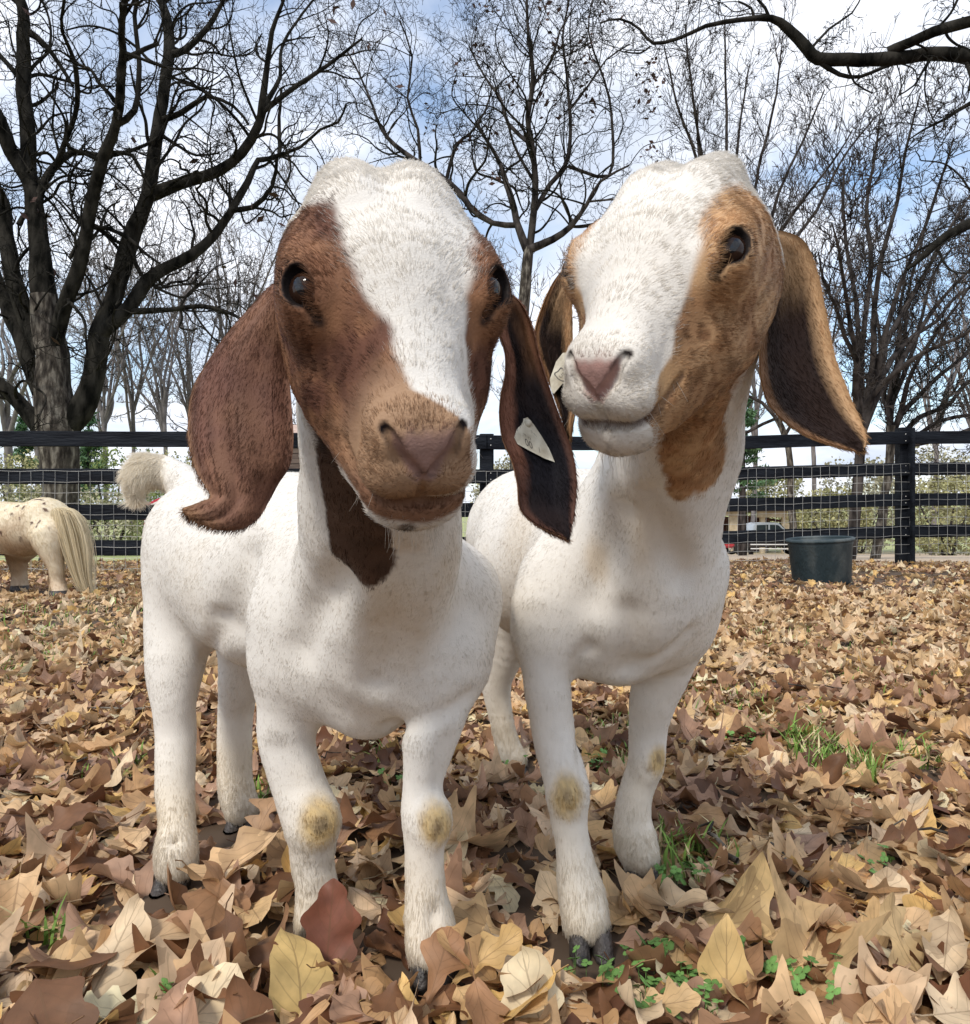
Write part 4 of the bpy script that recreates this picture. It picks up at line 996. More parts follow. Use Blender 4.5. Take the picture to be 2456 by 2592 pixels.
def wedge(y0, y1, spread=.74, pad=.3):
    def f(rs, n):
        y = np.sqrt(y0 ** 2 + (y1 ** 2 - y0 ** 2) * rs.rand(n)); x = (rs.rand(n) * 2 - 1) * (y * spread + pad)
        # clearings where soil and grass show
        q = vnoise(np.stack([x * 1.0, y * 1.0, np.zeros(n)], 1), .9, 41, 2)
        keep = (q < (.30 if y1 < 2.5 else .08)) | (rs.rand(n) < (.75 if y1 < 2.5 else .34))
        for fp, fr in FEET: keep &= np.hypot(x - fp[0], (y - fp[1] + .012) * .8) > fr + (.026 if y1 < 2.5 else .01)
        return x[keep], y[keep]
    return f
def off_frame(rs, n):
    x = rs.uniform(-9, 9, n); y = rs.uniform(-4, 8.2, n); k = (np.abs(x) > .74 * np.abs(y) + .3) | (y < .45); return x[k], y[k]
litter('leaf_litter', 8200, wedge(.40, 2.0, .8, .25), 21, 7, (.034, .095), .20, (0, .012), 101, 60, None)['label'] = 'carpet of dry brown leaves around the goats'
litter('leaf_litter', 17000, wedge(2.0, 4.4), 15, 5, (.038, .095), .26, (0, .014), 102, 48, None)['label'] = 'carpet of dry brown leaves behind the goats'
litter('leaf_litter', 20000, wedge(4.4, 8.6), 11, 4, (.038, .092), .30, (0, .018), 103, 40, None)['label'] = 'carpet of dry brown leaves near the black fence'
litter('leaf_litter', 5000, off_frame, 6, 3, (.05, .10), .3, (0, .018), 104, 16, None)['label'] = 'carpet of dry brown leaves round the paddock'
# the 290 nearest leaves, one object each, children of the ground
rs = np.random.RandomState(77); near_meshes = []
for k in range(34):
    v, q, uv = leaf_shape([0, 4, 3, 0, 1, 2, 4, 5, 3][k % 9], 23, 7, rs); me = mesh_np('leaf', v, q)
    set_col(me, np.tile(rand_cols(rs, 1), (len(v), 1))); set_vec(me, 'lv', uv); me.materials.append(LEAFM); near_meshes.append(me)
def place_leaf(x, y, z, s, yaw, tx, ty, me, parent=ground):
    o = bpy.data.objects.new('leaf', me); C.objects.link(o); o.parent = parent
    o.location = (x, y, z); o.scale = (s, s, s); o.rotation_euler = (tx, ty, yaw); return o
cnt = 0; k = 0
while cnt < 278:
    k += 1
    y = .56 + .62 * rs.rand() ** 1.25; x = (rs.rand() * 2 - 1) * (y * .70 + .03)
    if any(np.hypot(x - f[0][0], (y - f[0][1] + .015) * .8) < f[1] + .040 for f in FEET): continue
    s_ = .055 + .062 * rs.rand() ** 1.3; t1, t2 = .22 * rs.randn(), .22 * rs.randn()
    if rs.rand() < .10: t1 += rs.choice([-1, 1]) * .5
    place_leaf(x, y, .006 + .014 * rs.rand() + .30 * s_ * abs(math.sin(t1)), s_, rs.rand() * 6.28, t1, t2 + (math.pi if rs.rand() < .4 else 0), near_meshes[rs.randint(34)]); cnt += 1
# the few leaves that stand out, upright against the feet
def hero(px, py, d, s_, yaw, tx, ty, kind, col, seed):
    r2 = np.random.RandomState(seed); v, q, uv = leaf_shape(kind, 25, 7, r2); me = mesh_np('leaf', v, q); set_col(me, np.tile(np.array(col), (len(v), 1))); set_vec(me, 'lv', uv); me.materials.append(LEAFM)
    p = P(px, py, d); place_leaf(p[0], p[1], p[2], s_, yaw, tx, ty, me)
hero(835, 2345, .715, .085, .2, 1.15, .1, 3, (.20, .075, .045), 5)
hero(1110, 2455, .650, .070, -.3, 1.0, .2, 4, (.34, .18, .09), 6)
hero(1190, 2440, .655, .080, 1.2, .7, -.3, 0, (.45, .28, .13), 7)
hero(760, 2480, .655, .115, .55, .9, .2, 1, (.64, .46, .19), 8)
hero(560, 2230, .80, .085, 1.0, .7, .5, 1, (.36, .20, .10), 9)
hero(660, 2090, .95, .085, -.5, 1.1, .0, 2, (.46, .29, .17), 10)
hero(1235, 2420, .66, .075, -1.2, .6, .3, 0, (.55, .36, .15), 11)
hero(1850, 2330, .76, .13, -1.0, .35, .1, 3, (.62, .44, .21), 12)
hero(2060, 2420, .70, .12, -.6, .5, .2, 3, (.60, .42, .22), 13)
hero(2300, 2430, .69, .11, .5, .8, -.2, 2, (.62, .45, .24), 14)
hero(1840, 2470, .655, .10, -.1, 1.1, .1, 1, (.58, .40, .17), 15)
hero(320, 2400, .70, .13, -1.1, .4, .1, 3, (.55, .38, .22), 16)

# ------------------------------------------------------------------ grass and clover
def blades(name, spots, mat, seed, label):
    rs = np.random.RandomState(seed); V, Q, Cc = [], [], []
    for (px, py, rad, n, h) in spots:
        d = .43 * F / (py - HY); c = P(px, py, d)
        for _ in range(int(n * .8)):
            a = rs.rand() * 6.28; r = rad * math.sqrt(rs.rand()); x, y = c[0] + r * math.cos(a), c[1] + r * math.sin(a) * 1.6
            hh = h * 1.15 * (.4 + .8 * rs.rand()); yaw = rs.rand() * 6.28; lean = hh * rs.uniform(.1, .9); w_ = .0012 + .0012 * rs.rand(); o = len(V)
            dx_, dy_ = math.cos(yaw), math.sin(yaw)
            for t_, ww in ((0, 1), (.4, .9), (.75, .6), (1, .05)):
                X = x + dx_ * lean * t_ * t_; Y = y + dy_ * lean * t_ * t_; Zz = hh * (t_ - .25 * t_ * t_) + .004
                V.append((X - dy_ * w_ * ww, Y + dx_ * w_ * ww, Zz)); V.append((X + dy_ * w_ * ww, Y - dx_ * w_ * ww, Zz))
            for k in range(3): Q.append((o + 2 * k, o + 2 * k + 1, o + 2 * k + 3, o + 2 * k + 2))
            g_ = rs.rand(); col = np.array([.17, .28, .06]) * (.5 + .8 * rs.rand()) if g_ < .75 else np.array([.55, .47, .26])
            Cc += [col] * 8
    me = mesh_np(name, np.array(V), np.array(Q)); set_col(me, np.array(Cc)); o = link_mesh(name, me, mat); tag(o, label, 'grass', kind='stuff'); return o
GM = skin_mat(); GM.name = 'grass_blade'
blades('grass', [(2110,1950,.07,420,.045),(2060,1900,.05,160,.05),(1740,2200,.04,70,.045),(1770,2170,.05,60,.035),(1700,2150,.05,50,.03),(1540,1870,.08,200,.03),(1560,1960,.05,110,.03),(1810,1790,.14,260,.035),(1930,1800,.12,200,.03),
       (2300,1920,.05,90,.04),(190,1660,.22,420,.035),(30,1700,.16,160,.035),(100,1620,.25,260,.04),(300,1960,.05,60,.03),(650,2040,.03,90,.035),(150,2400,.02,22,.04),(60,2390,.02,16,.05),(420,2560,.015,20,.03),(2320,1740,.2,120,.03),(200,1545,.5,500,.05),(2000,1620,.3,160,.03),(950,1930,.04,60,.03)], GM, 5, 'tufts of short green and straw coloured grass between fallen leaves')
def clover(spots, seed):
    rs = np.random.RandomState(seed); V, T, Cc = [], [], []
    for (px, py, rad, n) in spots:
        d = .43 * F / (py - HY); c = P(px, py, d)
        for _ in range(int(n * .6)):
            a = rs.rand() * 6.28; r = rad * math.sqrt(rs.rand()); x, y = c[0] + r * math.cos(a), c[1] + r * math.sin(a); z = .014 + .018 * rs.rand(); s_ = .0022 + .0022 * rs.rand(); y0 = rs.rand() * 6
            tx, ty = .4 * rs.randn(2); col = np.array([.13, .25, .07]) * (.6 + .7 * rs.rand())
            for l in range(3):
                an = y0 + l * 2.094; cx_, cy_ = x + s_ * math.cos(an), y + s_ * math.sin(an); o = len(V)
                V.append((cx_, cy_, z + tx * (cx_ - x) + ty * (cy_ - y) + s_ * .25)); Cc.append(col * 1.2)
                for k in range(7):
                    b = an + k * 2 * math.pi / 7; q = s_ * (.95 if k else .7); X, Y = cx_ + q * math.cos(b), cy_ + q * math.sin(b); V.append((X, Y, z + tx * (X - x) + ty * (Y - y))); Cc.append(col)
                T += [(o, o + 1 + k, o + 1 + (k + 1) % 7) for k in range(7)]
            o = len(V); V += [(x - .0004, y, z), (x + .0004, y, z), (x, y, .005)]; Cc += [col] * 3; T.append((o, o + 1, o + 2))
    me = mesh_np('clover', np.array(V), np.array(T)); set_col(me, np.array(Cc)); o = link_mesh('clover', me, GM); tag(o, 'small green clover sprigs poking through dry leaves', 'clover', kind='stuff')
clover([(1640,2530,.05,60),(1700,2580,.05,50),(1900,2480,.02,14),(1960,2490,.02,12),(2090,2540,.035,22),(1690,2260,.018,22),(1640,2300,.01,8),(1760,2250,.02,18),(2210,2230,.02,8),(1290,1960,.03,14),(1560,1960,.05,40),(1900,1890,.05,30),(1000,2000,.03,14),(2240,2210,.012,7),(1500,2480,.03,12),(430,2560,.01,6)], 8)

def sticks():
    rs = np.random.RandomState(12)
    for k in range(14):
        y = .8 + 2.2 * rs.rand() ** 1.5; x = (rs.rand() * 2 - 1) * y * .66
        if min(np.hypot(x - f[0][0], y - f[0][1]) for f in FEET) < .08: continue
        a = rs.rand() * 6.28; L = .05 + .12 * rs.rand(); t = np.linspace(-.5, .5, 7)
        p = np.stack([x + L * t * math.cos(a) + .004 * rs.randn(7), y + L * t * math.sin(a) + .004 * rs.randn(7), .022 + .012 * rs.rand() + .003 * rs.randn(7)], 1); r = np.linspace(.0024, .0010, 7) * (.6 + rs.rand())
        STICKS.append((p, r, a))
STICKS = []
# ------------------------------------------------------------------ tubes, trees
def tubes(paths, sides_of=lambda r: 9 if r > .05 else (6 if r > .018 else (4 if r > .007 else 3))):
    """paths: list of (pts (n,3), radii (n,)) -> V, quads"""
    Vs, Qs, off = [], [], 0
    groups = {}
    for p, r in paths: groups.setdefault((len(p), sides_of(float(r[0]))), []).append((p, r))
    for (n, k), L in groups.items():
        Pm = np.array([q[0] for q in L], float); Rm = np.array([q[1] for q in L], float); m = len(L)
        T = np.gradient(Pm, axis=1); T /= np.maximum(np.linalg.norm(T, axis=2), 1e-9)[..., None]
        up = np.where(np.abs(T[..., 2:3]) < .9, np.array([0, 0, 1.]), np.array([1., 0, 0]))
        # keep one reference per path so that rings do not twist
        t0 = T.mean(1); t0 /= np.maximum(np.linalg.norm(t0, axis=1), 1e-9)[:, None]
        ref = np.cross(t0, np.where(np.abs(t0[:, 2:3]) < .8, np.array([0, 0, 1.]), np.array([1., 0, 0]))); ref /= np.linalg.norm(ref, axis=1)[:, None]
        A = ref[:, None] - T * (T * ref[:, None]).sum(2, keepdims=True); A /= np.maximum(np.linalg.norm(A, axis=2), 1e-9)[..., None]; B = np.cross(T, A)
        an = np.arange(k) * 2 * np.pi / k
        ring = Pm[:, :, None] + Rm[:, :, None, None] * (A[:, :, None] * np.cos(an)[None, None, :, None] + B[:, :, None] * np.sin(an)[None, None, :, None])
        I = np.arange(m * n * k).reshape(m, n, k) + off; J = np.roll(I, -1, axis=2)
        Qs.append(np.stack([I[:, :-1], J[:, :-1], J[:, 1:], I[:, 1:]], -1).reshape(-1, 4)); Vs.append(ring.reshape(-1, 3)); off += m * n * k
    return np.concatenate(Vs), np.concatenate(Qs)
def smooth_path(p, r, step):
    p, r = np.asarray(p, float), np.asarray(r, float); out_, ro = [], []
    n = len(p)
    for i in range(n - 1):
        k = max(2, int(np.linalg.norm(p[i + 1] - p[i]) / step))
        p0, p1, p2, p3 = p[max(i - 1, 0)], p[i], p[i + 1], p[min(i + 2, n - 1)]
        for t in np.linspace(0, 1, k, endpoint=False):
            out_.append(.5 * (2 * p1 + (p2 - p0) * t + (2 * p0 - 5 * p1 + 4 * p2 - p3) * t * t + (3 * p1 - p0 - 3 * p2 + p3) * t ** 3)); ro.append(r[i] + (r[i + 1] - r[i]) * t)
    out_.append(p[-1]); ro.append(r[-1]); return np.array(out_), np.array(ro)
def twig_tree(rs, starts, levels, kink=.32, up=.12, n=6, outl=None):
    """starts: arrays (p0, dir, length, radius); grows kinked side twigs level by level, returns paths"""
    paths = []
    P0, D, Ln, Rd = starts
    for lv, (per, lf, rf, spread) in enumerate(levels):
        m = len(P0)
        if m == 0: break
        pts = np.zeros((m, n, 3)); pts[:, 0] = P0; d = D.copy(); dirs = np.zeros((m, n, 3)); dirs[:, 0] = d
        for i in range(1, n):
            d = d + kink * rs.randn(m, 3) + np.array([0, 0, up]); d /= np.linalg.norm(d, axis=1)[:, None]
            pts[:, i] = pts[:, i - 1] + d * (Ln / (n - 1))[:, None]; dirs[:, i] = d
        rr = Rd[:, None] * (1 - .62 * np.linspace(0, 1, n))[None]
        paths += [(pts[j], rr[j]) for j in range(m)]
        if lv == len(levels) - 1: break
        per_ = per
        ii = np.repeat(np.arange(m), per_); tt = 1 + (rs.rand(len(ii)) ** .8 * (n - 1.01)); i0 = tt.astype(int).clip(0, n - 2); f = tt - i0
        q = pts[ii, i0] * (1 - f)[:, None] + pts[ii, np.minimum(i0 + 1, n - 1)] * f[:, None]
        base = dirs[ii, i0]; rnd = rs.randn(len(ii), 3); rnd -= base * (rnd * base).sum(1)[:, None]; rnd /= np.linalg.norm(rnd, axis=1)[:, None]
        a = spread * (.6 + .7 * rs.rand(len(ii))); D = base * np.cos(a)[:, None] + rnd * np.sin(a)[:, None]
        Ln = Ln[ii] * lf * (.5 + .8 * rs.rand(len(ii))) * (1.15 - .5 * tt / n); Rd = np.maximum(Rd[ii] * rf * (1 - .45 * tt / n), MINR)
        P0 = q
    return paths
MINR = .004
BARK = {'dark': noise_mat('silhouette_bark', (.006, .006, .005), (.040, .037, .031), 9, 1.0, .8, 30, stretch=(1, 1, .35), spec=.05),  # silhouette of limbs and twigs against the sky put into the colour
        'grey': noise_mat('grey_bark', (.025, .021, .018), (.20, .18, .15), 17, .95, 1.0, 50, stretch=(1, 1, .3), c3=(.07, .060, .050), spec=.1),
        'pale': noise_mat('hazed_bark', (.09, .08, .078), (.20, .18, .175), 5, .95, .5, 20, stretch=(1, 1, .3)),  # haze over the far trees put into a lighter bark colour
        'mid': noise_mat('brown_bark', (.014, .012, .012), (.085, .074, .068), 8, 1.0, .7, 25, stretch=(1, 1, .3), spec=.05)}
def traced_tree(label, base, limbs, depth, bark_trunk, bark_limb, seed, twigs, group=None, Zf=lambda x, y: (x, y), jit=1.0, root_flare=1.25, twig_bark=None, per_limb=9, leaves=0):
    """limbs: list of picture-point polylines (x, y, width); limb 0 is the trunk down to the ground.
    Depth of a limb starts at that of the limb it leaves and wanders, so that the crown is a volume"""
    rs = np.random.RandomState(seed); known = []; paths3 = []
    for li, L in enumerate(limbs):
        q = np.array([(*Zf(a, b), c) for a, b, c in L], float)
        if li == 0: d0 = depth
        else:
            best = min(((np.hypot(k[0] - q[0, 0], k[1] - q[0, 1]), k[2]) for k in known)); d0 = best[1]
        dend = d0 + (0 if li == 0 else rs.uniform(-1.6, 1.6) * jit * min(1, np.hypot(*(q[-1, :2] - q[0, :2])) / 500))
        ds = d0 + (dend - d0) * np.linspace(0, 1, len(q)) ** 1.3
        for a, d in zip(q, ds): known.append((a[0], a[1], d))
        for a, b, da, db in zip(q[:-1], q[1:], ds[:-1], ds[1:]):
            for t in (.25, .5, .75): known.append((a[0] + (b[0] - a[0]) * t, a[1] + (b[1] - a[1]) * t, da + (db - da) * t))
        p3 = np.array([P(a[0], a[1], d) for a, d in zip(q, ds)]); r3 = np.array([a[2] * d / F / 2 * (.6546 if Zf in (A7, A8) else (.62 if bark_trunk == 'pale' else .66)) * (1.15 if Zf is A7 else 1) for a, d in zip(q, ds)])
        paths3.append((p3, r3))
    tr = paths3[0]; bz = float(ground_z(tr[0][0, 0], tr[0][0, 1]))
    if tr[0][0, 2] > bz - .1:
        p0 = tr[0][0].copy(); p0[2] = bz - .15; tr = (np.vstack([p0[None], tr[0]]), np.concatenate([[tr[1][0] * root_flare], tr[1]]))
    root = empty('bare_tree', (float(tr[0][0, 0]), float(tr[0][0, 1]), bz)); tag(root, label, 'tree', group)
    starts = []
    for li, (p, r) in enumerate([tr] + paths3[1:]):
        step = .16 if depth < 12 else .3
        p, r = smooth_path(p, r, step)
        kn = min(.6 * r.mean(), .05); p = p + kn * np.stack([vnoise(p, 2.2, 61 + li), vnoise(p, 2.2, 71 + li), vnoise(p, 2.2, 81 + li)], 1)
        r = r * (1 + .14 * vnoise(p, 3.5, 91 + li))
        V, Q = tubes([(p, r)], lambda r_: 14 if r_ > .08 else 8)
        link_mesh('trunk' if li == 0 else 'limb', mesh_np('limb', V, Q), BARK[bark_trunk if li == 0 or r.mean() > .13 else bark_limb], root)
        if li == 0 and len(limbs) > 3: continue
        T = np.gradient(p, axis=0); T /= np.linalg.norm(T, axis=1)[:, None]
        Lt = np.linalg.norm(np.diff(p, axis=0), axis=1).sum(); m = max(2, int(Lt * per_limb))
        ix = (rs.rand(m) ** .8 * (len(p) - 2)).astype(int) + 1; ix[0] = len(p) - 1
        base = T[ix]; rnd = rs.randn(m, 3); rnd -= base * (rnd * base).sum(1)[:, None]; rnd /= np.linalg.norm(rnd, axis=1)[:, None]
        a = rs.uniform(.4, 1.2, m); D = base * np.cos(a)[:, None] + rnd * np.sin(a)[:, None]
        starts.append((p[ix], D, twigs['len'] * (.4 + .9 * rs.rand(m)), np.minimum(r[ix] * .5, twigs['rad']) * (.6 + .5 * rs.rand(m))))
    S = [np.concatenate([s[i] for s in starts]) for i in range(4)]
    paths = twig_tree(rs, S, twigs['levels'], twigs.get('kink', .32), twigs.get('up', .12), 6)
    # the finest wood: thousands of thin strands
    cu = bpy.data.hair_curves.new('twigs'); cu.add_curves([6] * len(paths)); cu.attributes['position'].data.foreach_set('vector', np.array([q[0] for q in paths], np.float32).ravel())
    ra = cu.attributes.get('radius') or cu.attributes.new('radius', 'FLOAT', 'POINT'); ra.data.foreach_set('value', np.array([q[1] for q in paths], np.float32).ravel())
    cu.materials.append(BARK[twig_bark or bark_limb]); o = bpy.data.objects.new('twigs', cu); C.objects.link(o); o.parent = root; o.location = -Vector(root.location); o['kind'] = 'stuff'
    if leaves: 
        tips = np.array([p_[0][-1] for p_ in paths]); c = tips[rs.randint(0, len(tips), 26)]; n_ = leaves
        dleaf(root, c[rs.randint(0, len(c), n_)] + np.array([.16, .16, .22]) * rs.randn(n_, 3), rs)
    return root
def dleaf(root, X, rs):
    n = len(X); a = rs.randn(n, 3); a /= np.linalg.norm(a, axis=1)[:, None]; b = np.cross(a, rs.randn(n, 3)); b /= np.linalg.norm(b, axis=1)[:, None]; s_ = .05 + .04 * rs.rand(n, 1)
    V = np.stack([X - a * s_, X + b * s_ * .5, X + a * s_, X - b * s_ * .5], 1).reshape(-1, 3); o = link_mesh('dead_leaves', mesh_np('dead_leaves', V, np.arange(4 * n).reshape(n, 4)), MATS['deadleaf'], root); o['kind'] = 'stuff'
MATS['deadleaf'] = simple('dead_leaf', (.06, .028, .02), .8)
sticks()
for k, (p_, r_, a_) in enumerate(STICKS):
    V, Q = tubes([(p_, r_)], lambda r: 6); o = link_mesh('fallen_twig', mesh_np('fallen_twig', V, Q), BARK['grey']); o.parent = ground; o.location = (0, 0, 0)
A7 = lambda x, y: (x * .6546, y * .6546)
A8 = lambda x, y: (1228 + x * .6546, y * .6546)
MINR = .003
oak = [
 [(232,2150,125),(232,1757,120),(225,1640,130),(200,1480,112),(190,1300,95),(175,1150,86)],
 [(178,1180,84),(165,1050,78),(150,900,60),(115,700,50),(110,520,48),(90,350,45),(95,150,38),(90,30,36),(60,-60,30)],
 [(225,1680,90),(310,1600,80),(365,1450,72),(375,1300,64),(430,1180,58),(480,1000,56),(520,880,54),(575,760,48),(600,600,42),(615,450,38),(640,300,38),(655,180,36),(640,60,30),(600,-60,22)],
 [(575,760,46),(700,710,38),(850,660,36),(940,590,32),(1005,480,30),(1015,400,24),(1030,250,18),(1050,120,14),(1100,-30,9)],
 [(1015,430,20),(1150,330,16),(1270,250,12),(1400,150,7)],
 [(1010,470,20),(1040,380,18),(1085,300,14),(1090,180,10),(1150,80,8),(1230,-20,6)],
 [(390,1300,50),(500,1190,45),(560,1090,42),(650,1040,38),(740,990,36),(830,910,30),(890,820,26),(960,700,22),(1000,620,18),(1080,600,15),(1080,450,11),(1090,350,8)],
 [(890,815,20),(980,800,18),(1050,720,14),(1070,610,11)],
 [(1070,600,12),(1160,570,10),(1240,500,9),(1310,470,8),(1340,400,6)],
 [(510,1205,24),(650,1200,18),(780,1185,15),(870,1205,13),(940,1240,9),(1000,1290,6)],
 [(190,1680,70),(100,1590,52),(50,1540,46),(0,1490,42),(-70,1440,38)],
 [(200,1420,55),(230,1250,50),(270,1150,48),(325,950,44),(345,780,40),(400,620,36),(450,480,32),(462,350,30),(480,200,26),(480,80,22),(500,-40,18)],
 [(455,480,24),(520,425,20),(540,250,17),(520,60,14),(540,-30,11)],
 [(170,1350,60),(80,1180,56),(30,960,50),(10,800,44),(-50,650,36)],
 [(120,730,42),(60,620,44),(30,560,44),(0,470,44),(-40,380,40)],
 [(150,1520,50),(70,1290,48),(10,1150,46),(-50,1000,40)],
 [(165,1000,34),(150,800,30),(200,660,26),(280,590,20),(380,600,17),(450,600,14),(560,560,12),(610,530,9)],
 [(215,640,18),(260,530,17),(298,400,16),(290,240,15),(240,120,11),(250,-20,9)],
 [(270,1000,12),(350,880,16),(480,910,14),(560,980,10),(620,1020,6)],
 [(180,840,20),(110,820,20),(70,870,16)],
 [(430,590,16),(510,600,14),(560,690,10),(590,740,6)],
 [(600,470,24),(700,440,18),(800,370,14),(900,410,10),(960,480,8)],
 [(480,230,20),(560,190,16),(610,170,12)],
 [(650,210,26),(720,190,20),(800,110,18),(840,40,14),(870,-20,10)],
 [(620,520,14),(700,570,10),(760,600,8),(850,590,6)],
 [(120,130,24),(180,180,16),(230,250,14),(280,330,10)],
 [(100,330,22),(30,250,16),(-30,180,14)],
]
traced_tree('big old oak with thick dark limbs leaning right, behind the left fence', None, oak, 10.0, 'grey', 'dark', 3, dict(len=1.25, rad=.026, levels=[(5, .56, .52, .85), (4, .60, .55, .85), (2, .65, .7, .9), (0, 0, 0, 0)], kink=.40, up=.08), Zf=A7, jit=1.3, per_limb=4.0, leaves=60, twig_bark='dark')
MINR = .0045
ctr = [
 [(120,2120,50),(122,1700,46),(140,1400,44),(150,1180,44),(165,1020,42),(170,960,40)],
 [(170,965,34),(260,925,28),(330,875,22),(390,790,15),(450,700,11),(560,640,7)],
 [(165,965,32),(125,860,28),(95,750,24),(60,640,18),(20,560,13),(-30,480,9)],
 [(172,970,30),(190,820,26),(195,700,24),(180,550,22),(165,450,20),(188,300,17),(170,150,13),(160,-20,9)],
 [(180,560,16),(90,480,14),(60,380,11),(0,300,9),(-60,180,6)],
 [(195,810,20),(250,715,19),(310,640,18),(330,520,14),(318,300,11),(300,150,8),(330,-20,6)],
 [(320,640,14),(480,680,12),(492,500,11),(480,380,9),(440,250,8),(400,120,6),(420,-20,5)],
 [(120,870,24),(30,862,22),(-60,800,24),(-100,745,25),(-180,675,22),(-320,585,18),(-400,500,13),(-445,380,9),(-530,200,6)],
 [(-150,700,16),(-110,560,13),(-60,520,11),(0,430,8),(30,330,6)],
 [(-250,640,14),(-260,500,11),(-300,380,9),(-280,220,7),(-330,80,5)],
 [(190,700,14),(130,600,11),(100,520,9),(80,440,7)],
 [(400,780,9),(500,770,7),(600,760,5)],
 [(340,860,12),(300,780,9),(290,690,7)],
 [(185,330,12),(260,230,9),(290,120,7),(350,20,5)],
 [(330,420,10),(400,330,8),(470,230,6),(560,170,5)],
]
traced_tree('slender bare tree with a grey trunk and brown leaf tufts, standing between the two goats', None, ctr, 17.0, 'grey', 'mid', 5, dict(len=2.0, rad=.036, levels=[(5, .56, .52, .8), (4, .60, .55, .8), (2, .65, .7, .9), (0, 0, 0, 0)], kink=.38, up=.12), Zf=A8, jit=2.0, per_limb=3.8, leaves=420, twig_bark='dark')
MINR = .0022
over = [
 [(2500,2400,150),(2480,1800,130),(2420,1200,110),(2300,700,90),(2150,400,75),(1980,260,56),(1876,222,50),(1780,205,50),(1700,208,50),(1600,220,50),(1500,228,48),(1400,228,48),(1290,232,46),(1245,190,42),(1170,110,34),(1110,70,24),(1000,82,17),(850,100,15),(740,150,14),(650,172,13),(600,110,10),(520,60,8),(440,85,6)],
 [(1560,205,34),(1650,165,38),(1740,120,40),(1820,95,42),(1900,75,44),(2060,30,40)],
 [(1290,240,20),(1370,290,16),(1450,298,14),(1540,262,13),(1640,228,12),(1700,215,10)],
 [(1100,72,14),(1085,30,11),(1050,-10,9)],
 [(1040,75,12),(1030,30,9),(980,5,7)],
 [(1250,200,12),(1330,110,9),(1420,50,7),(1460,-20,5)],
 [(2250,620,60),(2050,760,48),(1900,850,40),(1780,918,33),(1700,988,25),(1630,1045,12)],
 [(2200,480,30),(2000,380,22),(1876,400,17),(1780,460,12),(1700,500,8),(1640,540,5)],
 [(1730,215,14),(1690,280,10),(1660,330,7),(1600,370,5)],
 [(1860,240,16),(1880,300,13),(1870,350,10)],
 [(640,178,8),(600,205,7),(540,200,5)],
 [(1400,245,10),(1430,320,8),(1500,360,6)],
]
traced_tree('oak rooted beyond the right edge, its thick black limb overhanging the upper right corner', None, over, 5.2, 'dark', 'dark', 7, dict(len=.60, rad=.011, levels=[(5, .55, .52, .8), (3, .6, .6, .8), (2, .6, .7, .8), (0, 0, 0, 0)], kink=.38, up=-.03), Zf=A8, jit=.7, per_limb=5)
MINR = .006
def fan(base, aims, w0, n=6, seed=0, bend=.12, w1=5):
    """a vase shaped tree: limbs rise from near the trunk top and bow outwards"""
    r = np.random.RandomState(seed); (bx, by), (tx, ty) = base
    L = [[(bx, by, w0 * 1.3), ((bx + tx) / 2 + 4, (by + ty) / 2, w0 * 1.1), (tx, ty, w0)]]
    for (ax, ay) in aims:
        pl = []; s0 = r.uniform(0, .25); sx, sy = tx + (bx - tx) * s0, ty + (by - ty) * s0
        for k in range(n + 1):
            t = k / n; cx_ = sx + (ax - sx) * (t ** (1.25 + r.rand() * .2)); cy_ = sy + (ay - sy) * t
            pl.append((cx_ + (7 * r.randn() if k else 0), cy_ + 4 * r.randn() * (k > 0), w0 * .62 * (1 - t) ** .8 + w1))
        L.append(pl)
    return L
TW = dict(len=1.7, rad=.011, levels=[(7, .5, .55, .55), (5, .6, .65, .6), (0, 0, 0, 0)], kink=.24, up=.10)
traced_tree('tall bare tree fanning up right behind the head of the tan faced goat', None, fan(((1780,1420),(1850,900)), [(1680,120),(1740,60),(1840,40),(1900,160),(1990,120),(2080,230),(2150,330),(2210,300),(1760,260)], 26, seed=1), 20.0, 'grey', 'mid', 11, TW, jit=2.0, per_limb=2.6, twig_bark='mid')
traced_tree('bare tree with reddish brown trunk left of the right fence post', None, fan(((2150,1425),(2190,1010)), [(2330,240),(2230,280),(2420,350),(2140,420),(2100,560),(2470,480),(2560,560),(2060,640),(2500,700),(2590,760),(2010,760)], 34, seed=2), 13.0, 'mid', 'mid', 12, dict(TW, len=1.0), jit=1.5, per_limb=3.4, twig_bark='mid')
traced_tree('bare tree with leaning grey trunk beside the right fence post', None, fan(((2215,1425),(2260,1080)), [(2400,620),(2480,700),(2560,800),(2350,520),(2600,900),(2300,640),(2620,1000),(2200,700),(2650,1060)], 30, seed=3), 14.5, 'grey', 'mid', 13, dict(TW, len=1.0), jit=1.5, per_limb=3.4, twig_bark='dark')
traced_tree('thin grey trunk with sparse dark branches between the right goat and its ear', None, [[(2010,1440,30),(2003,1250,26),(1995,1120,24),(1970,1060,22)], [(1970,1065,16),(1930,1020,13),(1890,1000,10),(1860,985,7)], [(1985,1090,16),(1960,1062,13),(1900,1090,12),(1860,1110,9)], [(1950,1040,12),(1930,960,9),(1900,900,7),(1870,840,5)], [(1860,1080,12),(1880,980,12),(1900,900,11),(1915,840,9)], [(1990,1100,14),(2040,1010,10),(2100,900,8),(2120,780,6)]], 16.0, 'grey', 'mid', 14, dict(TW, len=.8), jit=1.0, per_limb=2.0)
